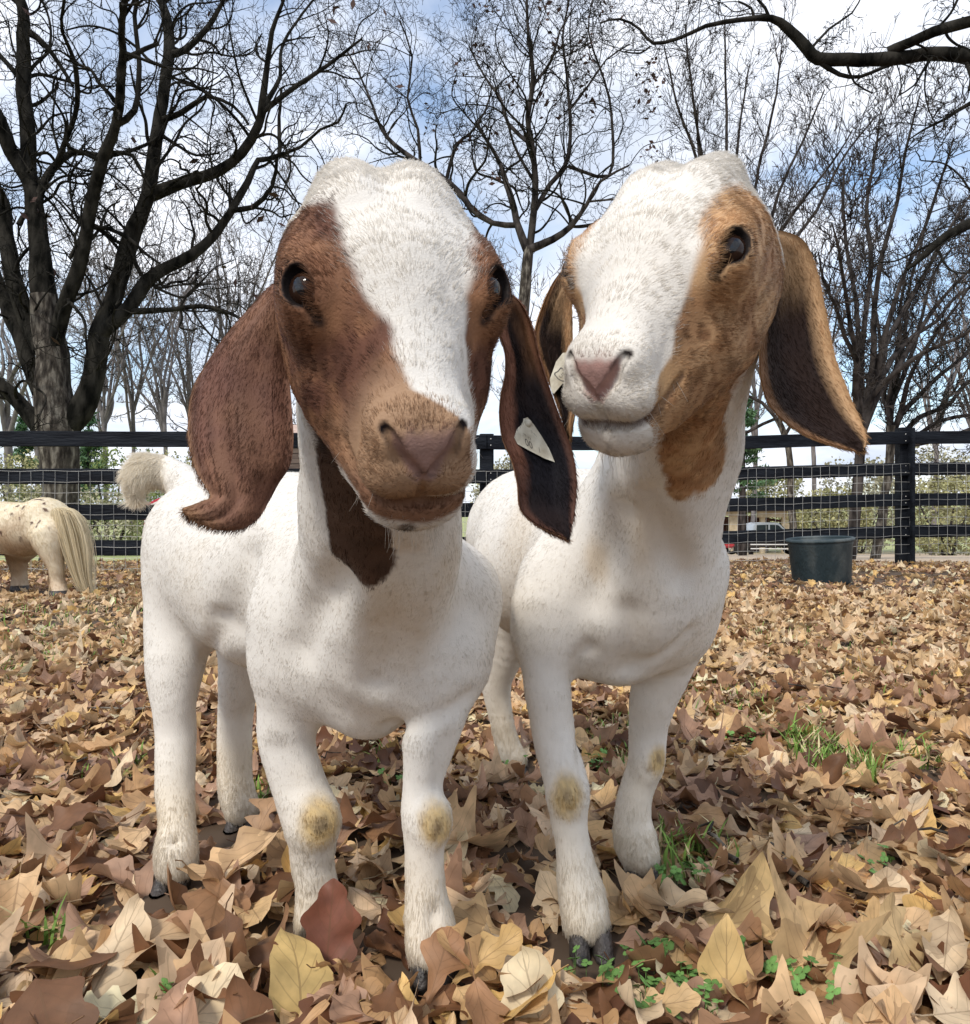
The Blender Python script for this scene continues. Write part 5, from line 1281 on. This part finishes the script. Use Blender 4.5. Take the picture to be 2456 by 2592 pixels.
bgt = [(270,1095,(230,640),17,40),(330,1100,(360,560),14,44),(420,1095,(400,540),15,42),(480,1090,(520,620),14,46),(560,1100,(600,500),14,48),(640,1100,(660,620),12,50),(20,1100,(10,700),30,30),(90,1120,(100,780),16,40),
       (1000,1100,(960,640),14,44),(1290,1100,(1340,760),16,46),(780,1100,(800,800),12,50),(1900,1110,(1960,620),16,44),(2360,1120,(2400,720),16,36),(2060,1110,(2040,520),16,42),(2480,1110,(2440,600),18,40)]
lab = ['pale thin bare tree far behind the left fence, beside the big oak', 'slim forked bare tree far behind, second right of the big oak', 'pale many stemmed bare tree far behind, seen above the left fence', 'pale bare tree far off just left of the big brown ear', 'distant bare tree whose crown shows above the big brown ear', 'distant pale tree hidden mostly behind the left goat head', 'upright trunk at the far left edge behind the fence', 'slender far trunk left of the big oak', 'distant bare tree behind the left goat forehead', 'distant bare tree seen low between the two goat heads', 'distant bare tree behind the left goat muzzle', 'distant pale bare tree behind the lifted tan ear', 'distant bare tree right of the right fence post', 'distant bare tree above the plastic tub', 'distant bare tree at the right edge of the view']
for i, (x, y, (ax, ay), w_, dd) in enumerate(bgt):
    r = np.random.RandomState(40 + i); sp = (y - ay) * .42
    aims = [(ax + sp * r.uniform(-1, 1) * .9, ay + sp * r.uniform(-.15, .9)) for _ in range(7)]
    L = fan(((x, 1400), (x + (ax - x) * .25, y - (y - ay) * .12)), aims, w_, seed=60 + i, w1=3.0, n=5)
    MINR = dd * .00038
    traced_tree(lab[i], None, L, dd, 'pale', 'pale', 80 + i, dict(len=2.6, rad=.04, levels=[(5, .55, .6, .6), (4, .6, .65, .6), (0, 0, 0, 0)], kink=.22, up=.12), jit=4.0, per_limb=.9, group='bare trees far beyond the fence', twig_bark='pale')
MINR = .004

# ------------------------------------------------------------------ evergreens and shrubs beyond the fence
def leaf_mass(name, c, rad, n, size, mat, parent, rs, hollow=.55):
    u = rs.randn(n, 3); u /= np.linalg.norm(u, axis=1)[:, None]; r = (hollow + (1 - hollow) * rs.rand(n)) ** .6
    lump = 1 + .38 * vnoise(u + np.array(c)[None], 2.3, 7, 3)
    X = np.array(c) + u * (r * lump)[:, None] * np.array(rad); keep = vnoise(X, 1.6 / max(.4, min(rad)), 9, 3) > -.22; X = X[keep]; n = len(X)
    a = rs.randn(n, 3); a /= np.linalg.norm(a, axis=1)[:, None]; b = np.cross(a, rs.randn(n, 3)); b /= np.linalg.norm(b, axis=1)[:, None]; s_ = size * (.5 + rs.rand(n, 1))
    V = np.stack([X - a * s_, X + b * s_ * .6, X + a * s_, X - b * s_ * .6], 1).reshape(-1, 3)
    me = mesh_np(name, V, np.arange(4 * n).reshape(n, 4)); col = np.repeat(.7 + .6 * rs.rand(n), 4)[:, None] * np.ones(3); set_col(me, col)
    return link_mesh(name, me, mat, parent)
def foliage_mat(name, c1, c2):
    return noise_mat(name, c1, c2, 1.3, .8, 0, attr='Col', spec=.2)
FO = [foliage_mat('olive_leaves', (.22, .22, .10), (.44, .42, .22)), foliage_mat('hazed_leaves', (.26, .25, .16), (.42, .40, .27)), foliage_mat('pine_needles', (.05, .12, .055), (.14, .23, .11)), foliage_mat('green_leaves', (.12, .17, .06), (.28, .33, .12))]  # second one paler: haze over the thickets put into the leaf colour
bush = [(40,1385,1150,160,26,0,'olive green bush behind the fence at the left edge'), (280,1395,1130,150,28,3,'green bush behind the fence right of the big oak trunk'), (440,1400,1150,130,30,0,'olive bush behind the pale goat tail'), (170,1400,1220,200,24,1,'hazy pale thicket under the big oak'),
        (1300,1390,1150,120,34,1,'pale thicket between the goats'), (2110,1400,1240,110,40,0,'low olive thicket above the plastic tub'), (2400,1405,1200,130,30,0,'olive thicket at the right edge behind the fence'),
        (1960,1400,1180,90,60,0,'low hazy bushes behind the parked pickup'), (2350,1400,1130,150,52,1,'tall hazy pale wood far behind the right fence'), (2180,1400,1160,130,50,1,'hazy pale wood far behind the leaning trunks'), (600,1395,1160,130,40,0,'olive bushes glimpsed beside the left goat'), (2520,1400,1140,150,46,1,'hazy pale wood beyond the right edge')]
for i, (px, yb, yt, wpx, d, k, lb) in enumerate(bush):
    r = np.random.RandomState(200 + i); base = P(px, yb, d); gz = float(ground_z(base[0], d)); top = P(px, yt, d)[2]; h = top - gz; wd = wpx * d / F
    root = empty('leafy_shrub', (base[0], d, gz)); tag(root, lb, 'shrub', 'shrubs and thickets beyond the fence')
    leaf_mass('foliage', (base[0], d, gz + h * .5), (wd, wd * .6, h * .5), 6500, d * .0021, FO[k], root, r)
    st = [(np.array([[base[0] + q * .15, d, gz - .1], [base[0] + q * wd * .4, d + .1, gz + h * .35], [base[0] + q * wd * .8, d, gz + h * .75]]), np.array([.07, .05, .02])) for q in (-.8, -.3, .2, .7)]
    V, Q = tubes(st); link_mesh('stems', mesh_np('stems', V, Q), BARK['mid'], root)
def pine(px, yb, yt, wpx, d, lb, seed):
    r = np.random.RandomState(seed); b = P(px, yb, d); gz = float(ground_z(b[0], d)); top = P(px, yt, d)[2]; h = top - gz
    root = empty('pine_tree', (b[0], d, gz)); tag(root, lb, 'tree', 'pines beyond the fence')
    V, Q = tubes([(np.array([[b[0], d, gz - .2], [b[0], d, gz + h * .5], [b[0], d, top]]), np.array([.18, .12, .03]))]); link_mesh('trunk', mesh_np('trunk', V, Q), BARK['mid'], root)
    wd = wpx * d / F; X, B = [], []
    for k in range(46):
        t = r.rand() ** .8; z = gz + h * (.22 + .78 * t); a = r.rand() * 6.28; l = wd * (1.05 - t) * (.5 + .6 * r.rand()); e = np.array([b[0] + math.cos(a) * l, d + math.sin(a) * l, z + .12 * l])
        B.append((np.array([[b[0], d, z - .2 * l], (e + np.array([b[0], d, z - .1 * l])) / 2, e]), np.array([.03, .02, .008])))
        for q in np.linspace(.3, 1, 5): X.append(np.array([b[0], d, z - .2 * l]) * (1 - q) + e * q)
    V, Q = tubes(B); link_mesh('branches', mesh_np('branches', V, Q), BARK['mid'], root)
    X = np.array(X); X = X[r.randint(0, len(X), 5200)] + r.randn(5200, 3) * np.array([.22, .22, .12]) * wd * .35
    a = r.randn(5200, 3); a /= np.linalg.norm(a, axis=1)[:, None]; c = np.cross(a, r.randn(5200, 3)); c /= np.linalg.norm(c, axis=1)[:, None]; s_ = d * .0028
    V = np.stack([X - a * s_ * 1.5, X + c * s_ * .35, X + a * s_ * 1.5, X - c * s_ * .35], 1).reshape(-1, 3); me = mesh_np('needles', V, np.arange(20800).reshape(-1, 4)); set_col(me, np.repeat(.7 + .6 * r.rand(5200), 4)[:, None] * np.ones(3)); link_mesh('needles', me, FO[2], root)
pine(1880, 1400, 990, 90, 30, 'green pine seen right of the tan goat neck', 301)
pine(225, 1400, 1040, 80, 34, 'green pine behind the base of the big oak', 302)
pine(60, 1400, 1060, 70, 40, 'green pine near the left edge behind the fence', 303)

# ------------------------------------------------------------------ the black board fence with welded wire
FP = [(-760,6.5,0),(-330,6.4,0),(560,6.4,0),(1232,6.95,.2),(1700,7.5,.45),(2300,7.8,1.0),(2860,7.9,1.1)]
RZ0 = np.array([1.184,.862,.548,.233]); RZ1 = np.array([1.366,1.03,.705,.367])
black = noise_mat('black_fence_paint', (.003, .004, .007), (.013, .016, .022), 14, .7, .5, 60, stretch=(.15, 1, 1), spec=.15)
wire_m = noise_mat('galvanised_wire', (.42, .42, .40), (.75, .74, .70), 4, .4, 0, metallic=.4)
def beam(a, b, w_, h, dx=0.0, rs=None):
    """a board from a to b: thickness w_ (horizontal), height h, slightly uneven, with chamfered edges"""
    a, b = np.asarray(a, float), np.asarray(b, float); t = b - a; L = np.linalg.norm(t); t /= L; s = np.cross(t, [0, 0, 1]); s /= np.linalg.norm(s); u = np.cross(s, t)
    c = min(w_, h) * .12; prof = [(-w_ / 2 + c, -h / 2), (w_ / 2 - c, -h / 2), (w_ / 2, -h / 2 + c), (w_ / 2, h / 2 - c), (w_ / 2 - c, h / 2), (-w_ / 2 + c, h / 2), (-w_ / 2, h / 2 - c), (-w_ / 2, -h / 2 + c)]
    n = 5; V = []
    for k in range(n):
        q = k / (n - 1); off = (rs.randn() * .003 if rs is not None and 0 < k < n - 1 else 0)
        V += [a + t * L * q + s * p + u * (z + off) for p, z in prof]
    V = np.array(V); Q = np.array([[k * 8 + i, k * 8 + (i + 1) % 8, k * 8 + 8 + (i + 1) % 8, k * 8 + 8 + i] for k in range(n - 1) for i in range(8)])
    caps = [list(range(8))[::-1], [(n - 1) * 8 + i for i in range(8)]]
    me = bpy.data.meshes.new('board'); me.from_pydata([tuple(v) for v in V], [], Q.tolist() + caps); return me
fence = empty('board_fence', (0, 7, 0)); tag(fence, 'black four rail board fence with welded wire across the back of the paddock', 'fence')
rsf_ = np.random.RandomState(3)
def fpos(px, d): return (px - CX) / F * d
for k, (px, d, t) in enumerate(FP):
    x = fpos(px, d); top = 1.184 + (1.366 - 1.184) * t + .085; pw = .135
    link_mesh('post', beam((x, d + .09, -.15), (x + .001, d + .09, top + (.03 if k == 5 else 0)), pw, pw), black, fence)
    if k == 5:      # bolt-on facing board of the near post
        link_mesh('post_facing', beam((x + .01, d - .035, .0), (x + .011, d - .035, top + .01), .10, .03), black, fence)
for k in range(len(FP) - 1):
    (p0, d0, t0), (p1, d1, t1) = FP[k], FP[k + 1]
    for r in range(4):
        z0, z1 = RZ0[r] + (RZ1[r] - RZ0[r]) * t0, RZ0[r] + (RZ1[r] - RZ0[r]) * t1
        link_mesh('rail', beam((fpos(p0, d0) + .004, d0, z0), (fpos(p1, d1) - .004, d1, z1), .036, .134, rs=rsf_), black, fence)
NV, NF = [], []
for (p_, d_, t_) in FP:
    for r in range(4):
        z_ = RZ0[r] + (RZ1[r] - RZ0[r]) * t_
        for dx_, dz_ in ((-.04, .035), (-.04, -.035), (.04, .03), (.04, -.03)):
            o_ = len(NV); x_ = fpos(p_, d_) + dx_
            for k in range(6): NV.append((x_ + .006 * math.cos(k * 1.047), d_ - .0225, z_ + dz_ + .006 * math.sin(k * 1.047)))
            NV.append((x_, d_ - .026, z_ + dz_)); NF += [(o_ + k, o_ + (k + 1) % 6, o_ + 6) for k in range(6)]
me_ = bpy.data.meshes.new('nail_heads'); me_.from_pydata(NV, [], NF); link_mesh('nail_heads', me_, wire_m, fence)['kind'] = 'stuff'
W_ = []
for k in range(len(FP) - 1):
    (p0, d0, t0), (p1, d1, t1) = FP[k], FP[k + 1]; a, b = np.array([fpos(p0, d0), d0 - .03, 0]), np.array([fpos(p1, d1), d1 - .03, 0]); L = np.linalg.norm(b - a); n = int(L / .1)
    for r in range(11):
        pts = []
        for q in np.linspace(0, 1, n + 1):
            tt = t0 + (t1 - t0) * q; zt = .905 + (1.085 - .905) * tt; p = a * (1 - q) + b * q; p[2] = zt - r * .095 + .004 * math.sin(q * 40 + r) ; pts.append(p)
        for i in range(0, n, 10): W_.append((np.array(pts[i:i + 11]), np.full(len(pts[i:i + 11]), .0021)))
    for i in range(n):
        q = i / n; tt = t0 + (t1 - t0) * q; zt = .905 + (1.085 - .905) * tt; p = a * (1 - q) + b * q; j = rsf_.randn() * .004
        W_.append((np.array([[p[0] + j, p[1] - .004, zt], [p[0] - j * .5, p[1] - .004, zt - .3], [p[0] + j, p[1] - .004, zt - .62], [p[0], p[1] - .004, zt - .95]]), np.full(4, .0021)))
V, Q = tubes(W_); wo = link_mesh('wire_mesh', mesh_np('wire_mesh', V, Q), wire_m, fence); wo['kind'] = 'stuff'

# ------------------------------------------------------------------ plastic tub
def lathe(name, prof, n=48, M=None):
    V = []; 
    for (r, z) in prof:
        for k in range(n): a = 2 * math.pi * k / n; V.append((r * math.cos(a), r * math.sin(a), z))
    Q = [(i * n + k, i * n + (k + 1) % n, (i + 1) * n + (k + 1) % n, (i + 1) * n + k) for i in range(len(prof) - 1) for k in range(n)]
    me = bpy.data.meshes.new(name); me.from_pydata(V, [], Q)
    for p in me.polygons: p.use_smooth = True
    return me
tubm = noise_mat('grey_green_plastic', (.022, .038, .045), (.095, .110, .110), 5, .55, .3, 60, c3=(.034, .052, .060), spec=.35, stretch=(1, 1, .5))
tub = empty('feed_tub', (fpos(2080, 5.5), 5.5, .0)); tub.rotation_euler = (math.radians(2), math.radians(-3.2), 0); tag(tub, 'dark green plastic tub with a rolled rim standing on the leaves at right', 'tub')
def child(name, me, mat, parent): 
    o = bpy.data.objects.new(name, me); C.objects.link(o); me.materials.append(mat); o.parent = parent; return o
hb = .335
child('wall', lathe('wall', [(.01, .012), (.185, .012), (.196, .0), (.203, .01), (.222, hb - .05), (.226, hb - .045), (.228, hb - .01), (.217, hb - .01), (.197, .03), (.01, .026)]), tubm, tub)
child('rim', lathe('rim', [(.219, hb - .022), (.238, hb - .024), (.241, hb - .012), (.238, hb), (.226, hb + .004), (.217, hb - .002), (.216, hb - .014), (.219, hb - .022)]), tubm, tub)
# ------------------------------------------------------------------ pony at the left
def pony():
    f = Field(); D = 4.4
    c = lambda px, py, r, d=D: (P(px, py, d), r * d / F)
    f.poly([c(-150,1330,62), c(-20,1335,66), c(70,1335,62), c(110,1322,62)], .05)
    f.cone(*c(60,1350,56), *c(125,1330,56), .05)
    f.poly([c(128,1360,46,4.28), c(132,1400,28,4.26), c(142,1435,19,4.26), c(146,1470,17,4.27), c(148,1492,20,4.26), c(150,1506,22,4.24)], .05)
    f.poly([c(60,1370,46,4.6), c(45,1410,26,4.62), c(48,1450,18,4.62), c(50,1485,20,4.6)], .05)
    f.chain([c(-120,1380,44,4.3), c(-120,1430,22,4.3), c(-122,1490,20,4.3), c(-122,1512,22,4.3)], .03)
    f.chain([c(-90,1380,44,4.6), c(-85,1430,22,4.6), c(-85,1490,20,4.6)], .03)
    f.cone(*c(-190,1280,44), *c(-250,1180,30), .05); f.cone(*c(-250,1175,24), *c(-300,1230,16), .04)     # neck and head, outside the frame
    f.cone(P(-250,1150,4.33), .02, P(-252,1122,4.33), .008, .01); f.cone(P(-250,1150,4.47), .02, P(-252,1122,4.47), .008, .01)
    lo = np.min([o[2] for o in f.ops], 0) - .04; hi = np.max([o[3] for o in f.ops], 0) + .04
    V, Fq = f.mesh(np.arange(lo[0], hi[0], .011), np.arange(lo[1], hi[1], .011), np.arange(lo[2], hi[2], .011)); V = relax(V, Fq, np.ones(len(V)), 12)
    def col(X):
        n1, n2 = vnoise(X, 9, 2), vnoise(X, 3, 4); z = X[:, 2]
        c = mixc(np.tile([.80, .72, .56], (len(X), 1)), [.42, .27, .15], smooth01(n2 + .4 * n1 + (.44 - z) * 2.2, .0, .9) * .85)
        c = mixc(c, [.66, .55, .42], smooth01(.15 - z, 0, .1) * .8)
        q = vnoise(X, 38, 13, 1); reg = smooth01(vnoise(X, 4, 15, 1), -.1, .3)
        return mixc(c, [.11, .05, .035], smooth01(q, .50, .60) * reg * smooth01(z, .3, .4))
    root = empty('pony', (fpos(40, 4.4), 4.4, 0)); tag(root, 'cream spotted pony with long blond tail, cut off at the left edge', 'pony')
    me = mesh_np('body', V, Fq); set_col(me, col(V)); link_mesh('body', me, MATS['skin'], root)
    w_ = np.ones(len(V))
    fur_object('coat', root, V, tri(Fq), w_, 60000, lambda X: np.full(len(X), .018), lambda X: np.full(len(X), .0007), lambda X, n: np.tile([.35, .1, -.8], (len(X), 1)), col, 6, MATS['fur'], lift=.3)
    rs = np.random.RandomState(4); n = 1500
    K = [(150,1290),(168,1300),(184,1345),(196,1400),(206,1450),(218,1490),(236,1508)]; pts = []
    for i in range(n):
        o_ = rs.randn(3) * np.array([.028, .03, .01]); L = 1 if rs.rand() < .3 else rs.uniform(.72, 1)
        for j in range(7):
            q = j * L; i0 = min(int(q), 5); ft = q - i0; x = K[i0][0] * (1 - ft) + K[i0 + 1][0] * ft; y = K[i0][1] * (1 - ft) + K[i0 + 1][1] * ft
            ww = [.45, .9, 1.2, 1.15, .9, .6, .25][j]; pts.append(P(x, y, 4.30) + o_ * ww)
    cu = bpy.data.hair_curves.new('tail'); cu.add_curves([7] * n); cu.attributes['position'].data.foreach_set('vector', np.array(pts, np.float32).ravel())
    ra = cu.attributes.get('radius') or cu.attributes.new('radius', 'FLOAT', 'POINT'); ra.data.foreach_set('value', np.tile(np.array([.0012] * 6 + [.0006], np.float32), n))
    ca = cu.attributes.new('Col', 'FLOAT_COLOR', 'CURVE'); q = np.ones((n, 4), np.float32); q[:, :3] = np.array([.80, .70, .50]) * (.7 + .5 * rs.rand(n, 1)); ca.data.foreach_set('color', q.ravel()); cu.materials.append(MATS['fur'])
    o = bpy.data.objects.new('tail', cu); C.objects.link(o); o.parent = root; o.location = -Vector(root.location)
    for (px, py, d) in ((150, 1516, 4.24), (50, 1494, 4.6), (-122, 1514, 4.3), (-85, 1496, 4.6)):
        c_ = P(px, py, d); me = lathe('hoof', [(.001, .0), (.062, .0), (.050, .05), (.001, .052)], 16); o = child('hoof', me, MATS['hoof'], root); o.location = Vector((c_[0], c_[1], .003)) - Vector(root.location)
pony()
# ------------------------------------------------------------------ things beyond the fence
def bx(name, c, s, mat, parent, bev=.0, rot=None):
    bm = bmesh.new(); bmesh.ops.create_cube(bm, size=1); bmesh.ops.scale(bm, vec=Vector(s), verts=bm.verts)
    if bev: bmesh.ops.bevel(bm, geom=bm.edges[:], offset=bev, segments=2, affect='EDGES')
    me = bpy.data.meshes.new(name); bm.to_mesh(me); bm.free(); o = child(name, me, mat, parent); o.location = c
    if rot: o.rotation_euler = rot
    return o
def profile(name, pts, y0, y1, mat, parent, bev=.04):
    """side profile (x,z) given real width in y"""
    bm = bmesh.new(); a = [bm.verts.new((x, y0, z)) for x, z in pts]; b = [bm.verts.new((x, y1, z)) for x, z in pts]; n = len(pts)
    bm.faces.new(a); bm.faces.new(b[::-1])
    for k in range(n): bm.faces.new((a[k], b[k], b[(k + 1) % n], a[(k + 1) % n]))
    bmesh.ops.recalc_face_normals(bm, faces=bm.faces)
    if bev: bmesh.ops.bevel(bm, geom=[e for e in bm.edges], offset=bev, segments=2, affect='EDGES', clamp_overlap=True)
    me = bpy.data.meshes.new(name); bm.to_mesh(me); bm.free(); return child(name, me, mat, parent)
paint_d = simple('dark_car_paint', (.012, .010, .013), .2, Coat_Weight=.8); paint_r = simple('red_car_paint', (.42, .02, .03), .25, Coat_Weight=.8)
glass = simple('car_glass', (.02, .03, .035), .05); chrome = simple('chrome', (.75, .76, .78), .2, Metallic=.8); tyre = simple('tyre', (.012, .012, .012), .85); lampm = simple('lamp_red', (.3, .01, .01), .3)
silver = simple('sky_sheen_paint', (.45, .50, .55), .25, Metallic=.3)  # pale cab tone stands in for sky reflected on the dark paint
def wheel(parent, x, y, z, r, w_=.24):
    o = child('wheel', lathe('wheel', [(r * .58, -w_ / 2), (r * .93, -w_ / 2), (r, -w_ * .35), (r, w_ * .35), (r * .93, w_ / 2), (r * .58, w_ / 2), (r * .58, -w_ / 2)], 28), tyre, parent); o.location = (x, y, z); o.rotation_euler = (math.radians(90), 0, 0)
    bm = bmesh.new()
    for k in range(6):
        a = k * math.pi / 3; m = bmesh.ops.create_cube(bm, size=1, matrix=Matrix.Rotation(a, 4, 'Z') @ Matrix.Translation((r * .3, 0, w_ * .3)) @ Matrix.Diagonal((r * .6, r * .15, .04, 1)))
    bmesh.ops.create_cone(bm, segments=16, radius1=r * .14, radius2=r * .12, depth=.06, cap_ends=True, matrix=Matrix.Translation((0, 0, w_ * .32)))
    me = bpy.data.meshes.new('rim'); bm.to_mesh(me); bm.free(); q = child('rim', me, chrome, o)
def car(name, label, cat, px, d, flip, paint, scale=1, pickup=True, roof=None):
    x = fpos(px, d); gz = float(ground_z(x, d)); root = empty(name, (x, d, gz)); tag(root, label, cat); root.scale = (scale * flip, scale, scale)
    if pickup:
        profile('body', [(-2.75,.55),(-2.75,1.15),(-1.0,1.2),(-.95,1.22),(1.0,1.22),(2.5,1.12),(2.78,.98),(2.8,.5),(2.3,.45),(-2.3,.45)], -.95, .95, paint, root)
        profile('cab', [(-1.05,1.2),(-.95,1.82),(-.6,1.9),(.45,1.88),(1.15,1.22)], -.80, .80, roof or paint, root, .06)
        profile('side_window', [(-.85,1.28),(-.8,1.74),(-.15,1.76),(-.15,1.28)], -.83, -.79, glass, root, 0); profile('side_window', [(-.05,1.28),(-.05,1.76),(.42,1.74),(.92,1.28)], -.83, -.79, glass, root, 0)
        profile('windscreen', [(1.19,1.25),(.52,1.86),(.49,1.84),(1.14,1.23)], -.72, .72, glass, root, 0)
        for z in (.62, .38): o = bx('running_board', (-.1, -1.03, z), (2.3, .10, .06), simple('white_step', (.8, .8, .8), .4), root, .01)
        for xx in (-1.72, 1.78):
            for yy in (-.84, .84): wheel(root, xx, yy, .40, .42)
        bx('bumper', (2.86, 0, .6), (.12, 1.8, .2), chrome, root, .03); bx('bumper', (-2.84, 0, .6), (.12, 1.8, .18), chrome, root, .03)
        bx('headlight', (2.74, -.72, .85), (.12, .35, .18), chrome, root, .02); bx('tail_light', (-2.76, -.86, .9), (.06, .14, .32), lampm, root, .01)
        bx('door_handle', (-.35, -.965, 1.02), (.16, .03, .03), chrome, root, .006); bx('wing_mirror', (.85, -1.02, 1.3), (.1, .2, .18), paint, root, .03)
    else:
        profile('body', [(-2.1,.4),(-2.2,.9),(-2.0,1.02),(-1.0,1.05),(1.0,1.02),(2.0,.86),(2.2,.7),(2.2,.35)], -.88, .88, paint, root, .07)
        profile('cab', [(-1.9,1.0),(-1.4,1.5),(-.7,1.6),(.3,1.58),(1.15,1.02)], -.74, .74, paint, root, .08)
        profile('side_window', [(-1.5,1.08),(-1.2,1.44),(-.3,1.5),(-.3,1.08)], -.77, -.73, glass, root, 0); profile('side_window', [(-.2,1.08),(-.2,1.5),(.25,1.5),(.85,1.08)], -.77, -.73, glass, root, 0)
        for xx in (-1.35, 1.35):
            for yy in (-.78, .78): wheel(root, xx, yy, .32, .33)
        bx('headlight', (2.12, -.62, .72), (.14, .3, .14), chrome, root, .02); bx('tail_light', (-2.16, -.66, .84), (.06, .3, .14), lampm, root, .01); bx('bumper', (-2.2, 0, .45), (.1, 1.6, .2), paint, root, .03)
    return root
car('pickup_truck', 'dark pickup truck with sky sheen painted on its roof and white running boards behind the fence', 'truck', 1938, 43.0, 1, paint_d, 1.0, True, silver)
car('parked_car', 'red car mostly hidden behind the right goat chest', 'car', 1714, 30.0, 1, paint_r, .95, False)
car('parked_car', 'small dark car far off beneath the belly of the pony', 'car', 92, 60.0, -1, simple('grey_car_paint', (.05, .06, .08), .25), .8, False)
tan_w = noise_mat('tan_timber', (.42, .34, .22), (.62, .53, .38), 3, .8, .2); dk_w = noise_mat('dark_red_timber', (.05, .02, .018), (.14, .05, .04), 3, .8, .2, stretch=(1, 1, 4)); roofm = noise_mat('brown_roofing', (.03, .022, .02), (.07, .05, .045), 4, .8, .1)
def shed():
    d = 50.0; x0 = fpos(1930, d); gz = float(ground_z(x0, d)); root = empty('pole_shed', (x0, d, gz)); tag(root, 'open pole shed with tan posts and dark roof behind the pickup truck', 'shed')
    top = H + (HY - 1296) / F * d - gz
    for k, dx in enumerate((-3.6, -2.0, .0, 1.6)): bx('post', (dx, 0, top / 2), (.55 if k in (1, 3) else .3, .3, top), tan_w, root, .02)
    for k, dx in enumerate((-3.6, 1.6)): bx('post', (dx, 4, top / 2), (.3, .3, top), tan_w, root, .02)
    bx('beam', (-3, -.2, top - .1), (2.6, .2, .34), tan_w, root, .02); bx('beam', (.7, -.2, top - .15), (2.3, .2, .45), tan_w, root, .02)
    for k in range(9): bx('wall_board', (-3.2 + k * .62, 4.2, top * .45), (.60, .05, top * .9), dk_w, root)
    for k in range(3): bx('rafter', (-1.0 + k * .4, 1.5, top - .25 - k * .3), (6.4, .12, .16), dk_w, root, 0, (0, math.radians(7), 0))
    profile('roof', [(-4.6, top + .0), (-4.6, top + .12), (3.2, top + .18), (3.2, top + .06)], -.8, 5.2, roofm, root, .02)
shed()
def house():
    d = 36.0; x0 = fpos(790, d); gz = float(ground_z(x0, d)); root = empty('house', (x0, d, gz)); tag(root, 'brown boarded house with a pale tiled roof behind the left goat', 'house')
    eav = H + (HY - 1108) / F * d - gz; rid = H + (HY - 1052) / F * d - gz; Wd = 5.0
    for k in range(11): bx('board', (0, -.06, .25 + k * (eav - .3) / 11), (2 * Wd, .05, (eav - .3) / 11 * .93), noise_mat('brown_cladding', (.06, .04, .035), (.14, .10, .085), 2, .85, .3, stretch=(.3, 1, 5)) if k == 0 else bpy.data.materials['brown_cladding'], root)
    bx('wall', (0, 3.0, eav / 2), (2 * Wd - .1, 6, eav), bpy.data.materials['brown_cladding'], root)
    rm = noise_mat('pale_roof_tiles', (.40, .28, .22), (.58, .44, .37), 6, .8, .4, 20)
    bm = bmesh.new(); hw = Wd + .4
    v = [bm.verts.new(q) for q in ((-hw, -.5, eav), (hw, -.5, eav - .05), (hw - .4, 3, rid - .1), (-hw + .4, 3, rid), (-hw, 6.5, eav), (hw, 6.5, eav))]
    bm.faces.new((v[0], v[1], v[2], v[3])); bm.faces.new((v[3], v[2], v[5], v[4])); bm.faces.new((v[0], v[3], v[4])); bm.faces.new((v[1], v[5], v[2])); bm.faces.new((v[0], v[4], v[5], v[1]))
    me = bpy.data.meshes.new('roof'); bm.to_mesh(me); bm.free(); child('roof', me, rm, root)
    for dx in (-3, 3): w_ = bx('window', (dx, -.12, eav * .55), (1.2, .08, 1.3), simple('window_frame', (.6, .58, .54), .5), root, .02); bx('pane', (0, -.045, 0), (1.0, .02, 1.1), glass, w_)
house()
def flag():
    d = 24.0; x0 = fpos(402, d); gz = float(ground_z(x0, d)); root = empty('flag', (x0, d, gz)); tag(root, 'red and white striped flag with blue canton hanging behind the left goat rump', 'flag')
    V, Q = tubes([(np.array([[x0 + .62, d, gz], [x0 + .62, d, gz + 1.2], [x0 + .62, d, H + 1.1]]), np.array([.02, .02, .015]))]); link_mesh('pole', mesh_np('pole', V, Q), chrome, root)
    m1, m2, m3 = simple('flag_red', (.50, .03, .06), .8), simple('flag_white', (.75, .72, .72), .8), simple('flag_blue', (.03, .05, .20), .8)
    top = P(412, 1255, d)[2]; wd, hh = 1.15, .98
    def S(u, v):      # u along from the pole to the left, v down; the cloth droops away from the pole
        return (x0 + .6 - wd * u * .92, d + .06 * math.sin(u * 9 + v * 3), top - hh * v - .28 * u * u)
    def patch(name, u0, u1, v0, v1, mat, dz=0):
        n = 8; Vv = [S(u0 + (u1 - u0) * i / n, v) for v in (v0, v1) for i in range(n + 1)]; Vv = [(a, b - dz, c) for a, b, c in Vv] + [(a, b + .004 - dz, c) for a, b, c in Vv]; m = 2 * (n + 1)
        f = [(i, i + 1, n + 2 + i, n + 1 + i) for i in range(n)]; f += [tuple(m + k for k in q[::-1]) for q in f]
        me = bpy.data.meshes.new(name); me.from_pydata(Vv, [], f); link_mesh(name, me, mat, root)
    for k in range(13): patch('stripe', 0 if k > 6 else .4, 1, k / 13, (k + 1) / 13, m1 if k % 2 == 0 else m2)
    patch('canton', 0, .4, 0, 7 / 13, m3)
    st = []; fs = []
    for i in range(9):
        for j in range(6 if i % 2 == 0 else 5):
            c = S(.4 * (j + (.5 if i % 2 == 0 else 1)) / 6, 7 / 13 * (i + .5) / 9); o = len(st)
            for k in range(10): a = math.pi / 2 + k * math.pi / 5; r = .02 if k % 2 == 0 else .008; st.append((c[0] + r * math.cos(a), c[1] - .006, c[2] + r * math.sin(a)))
            fs.append(tuple(range(o, o + 10)))
    me = bpy.data.meshes.new('stars'); me.from_pydata(st, [], fs); link_mesh('stars', me, m2, root)['kind'] = 'stuff'
flag()

build_goat('A', 'young goat with chestnut and white face and folded brown ear, nearest on the left')
build_goat('B', 'young goat with tan and white face and wide lifted ear, behind on the right')
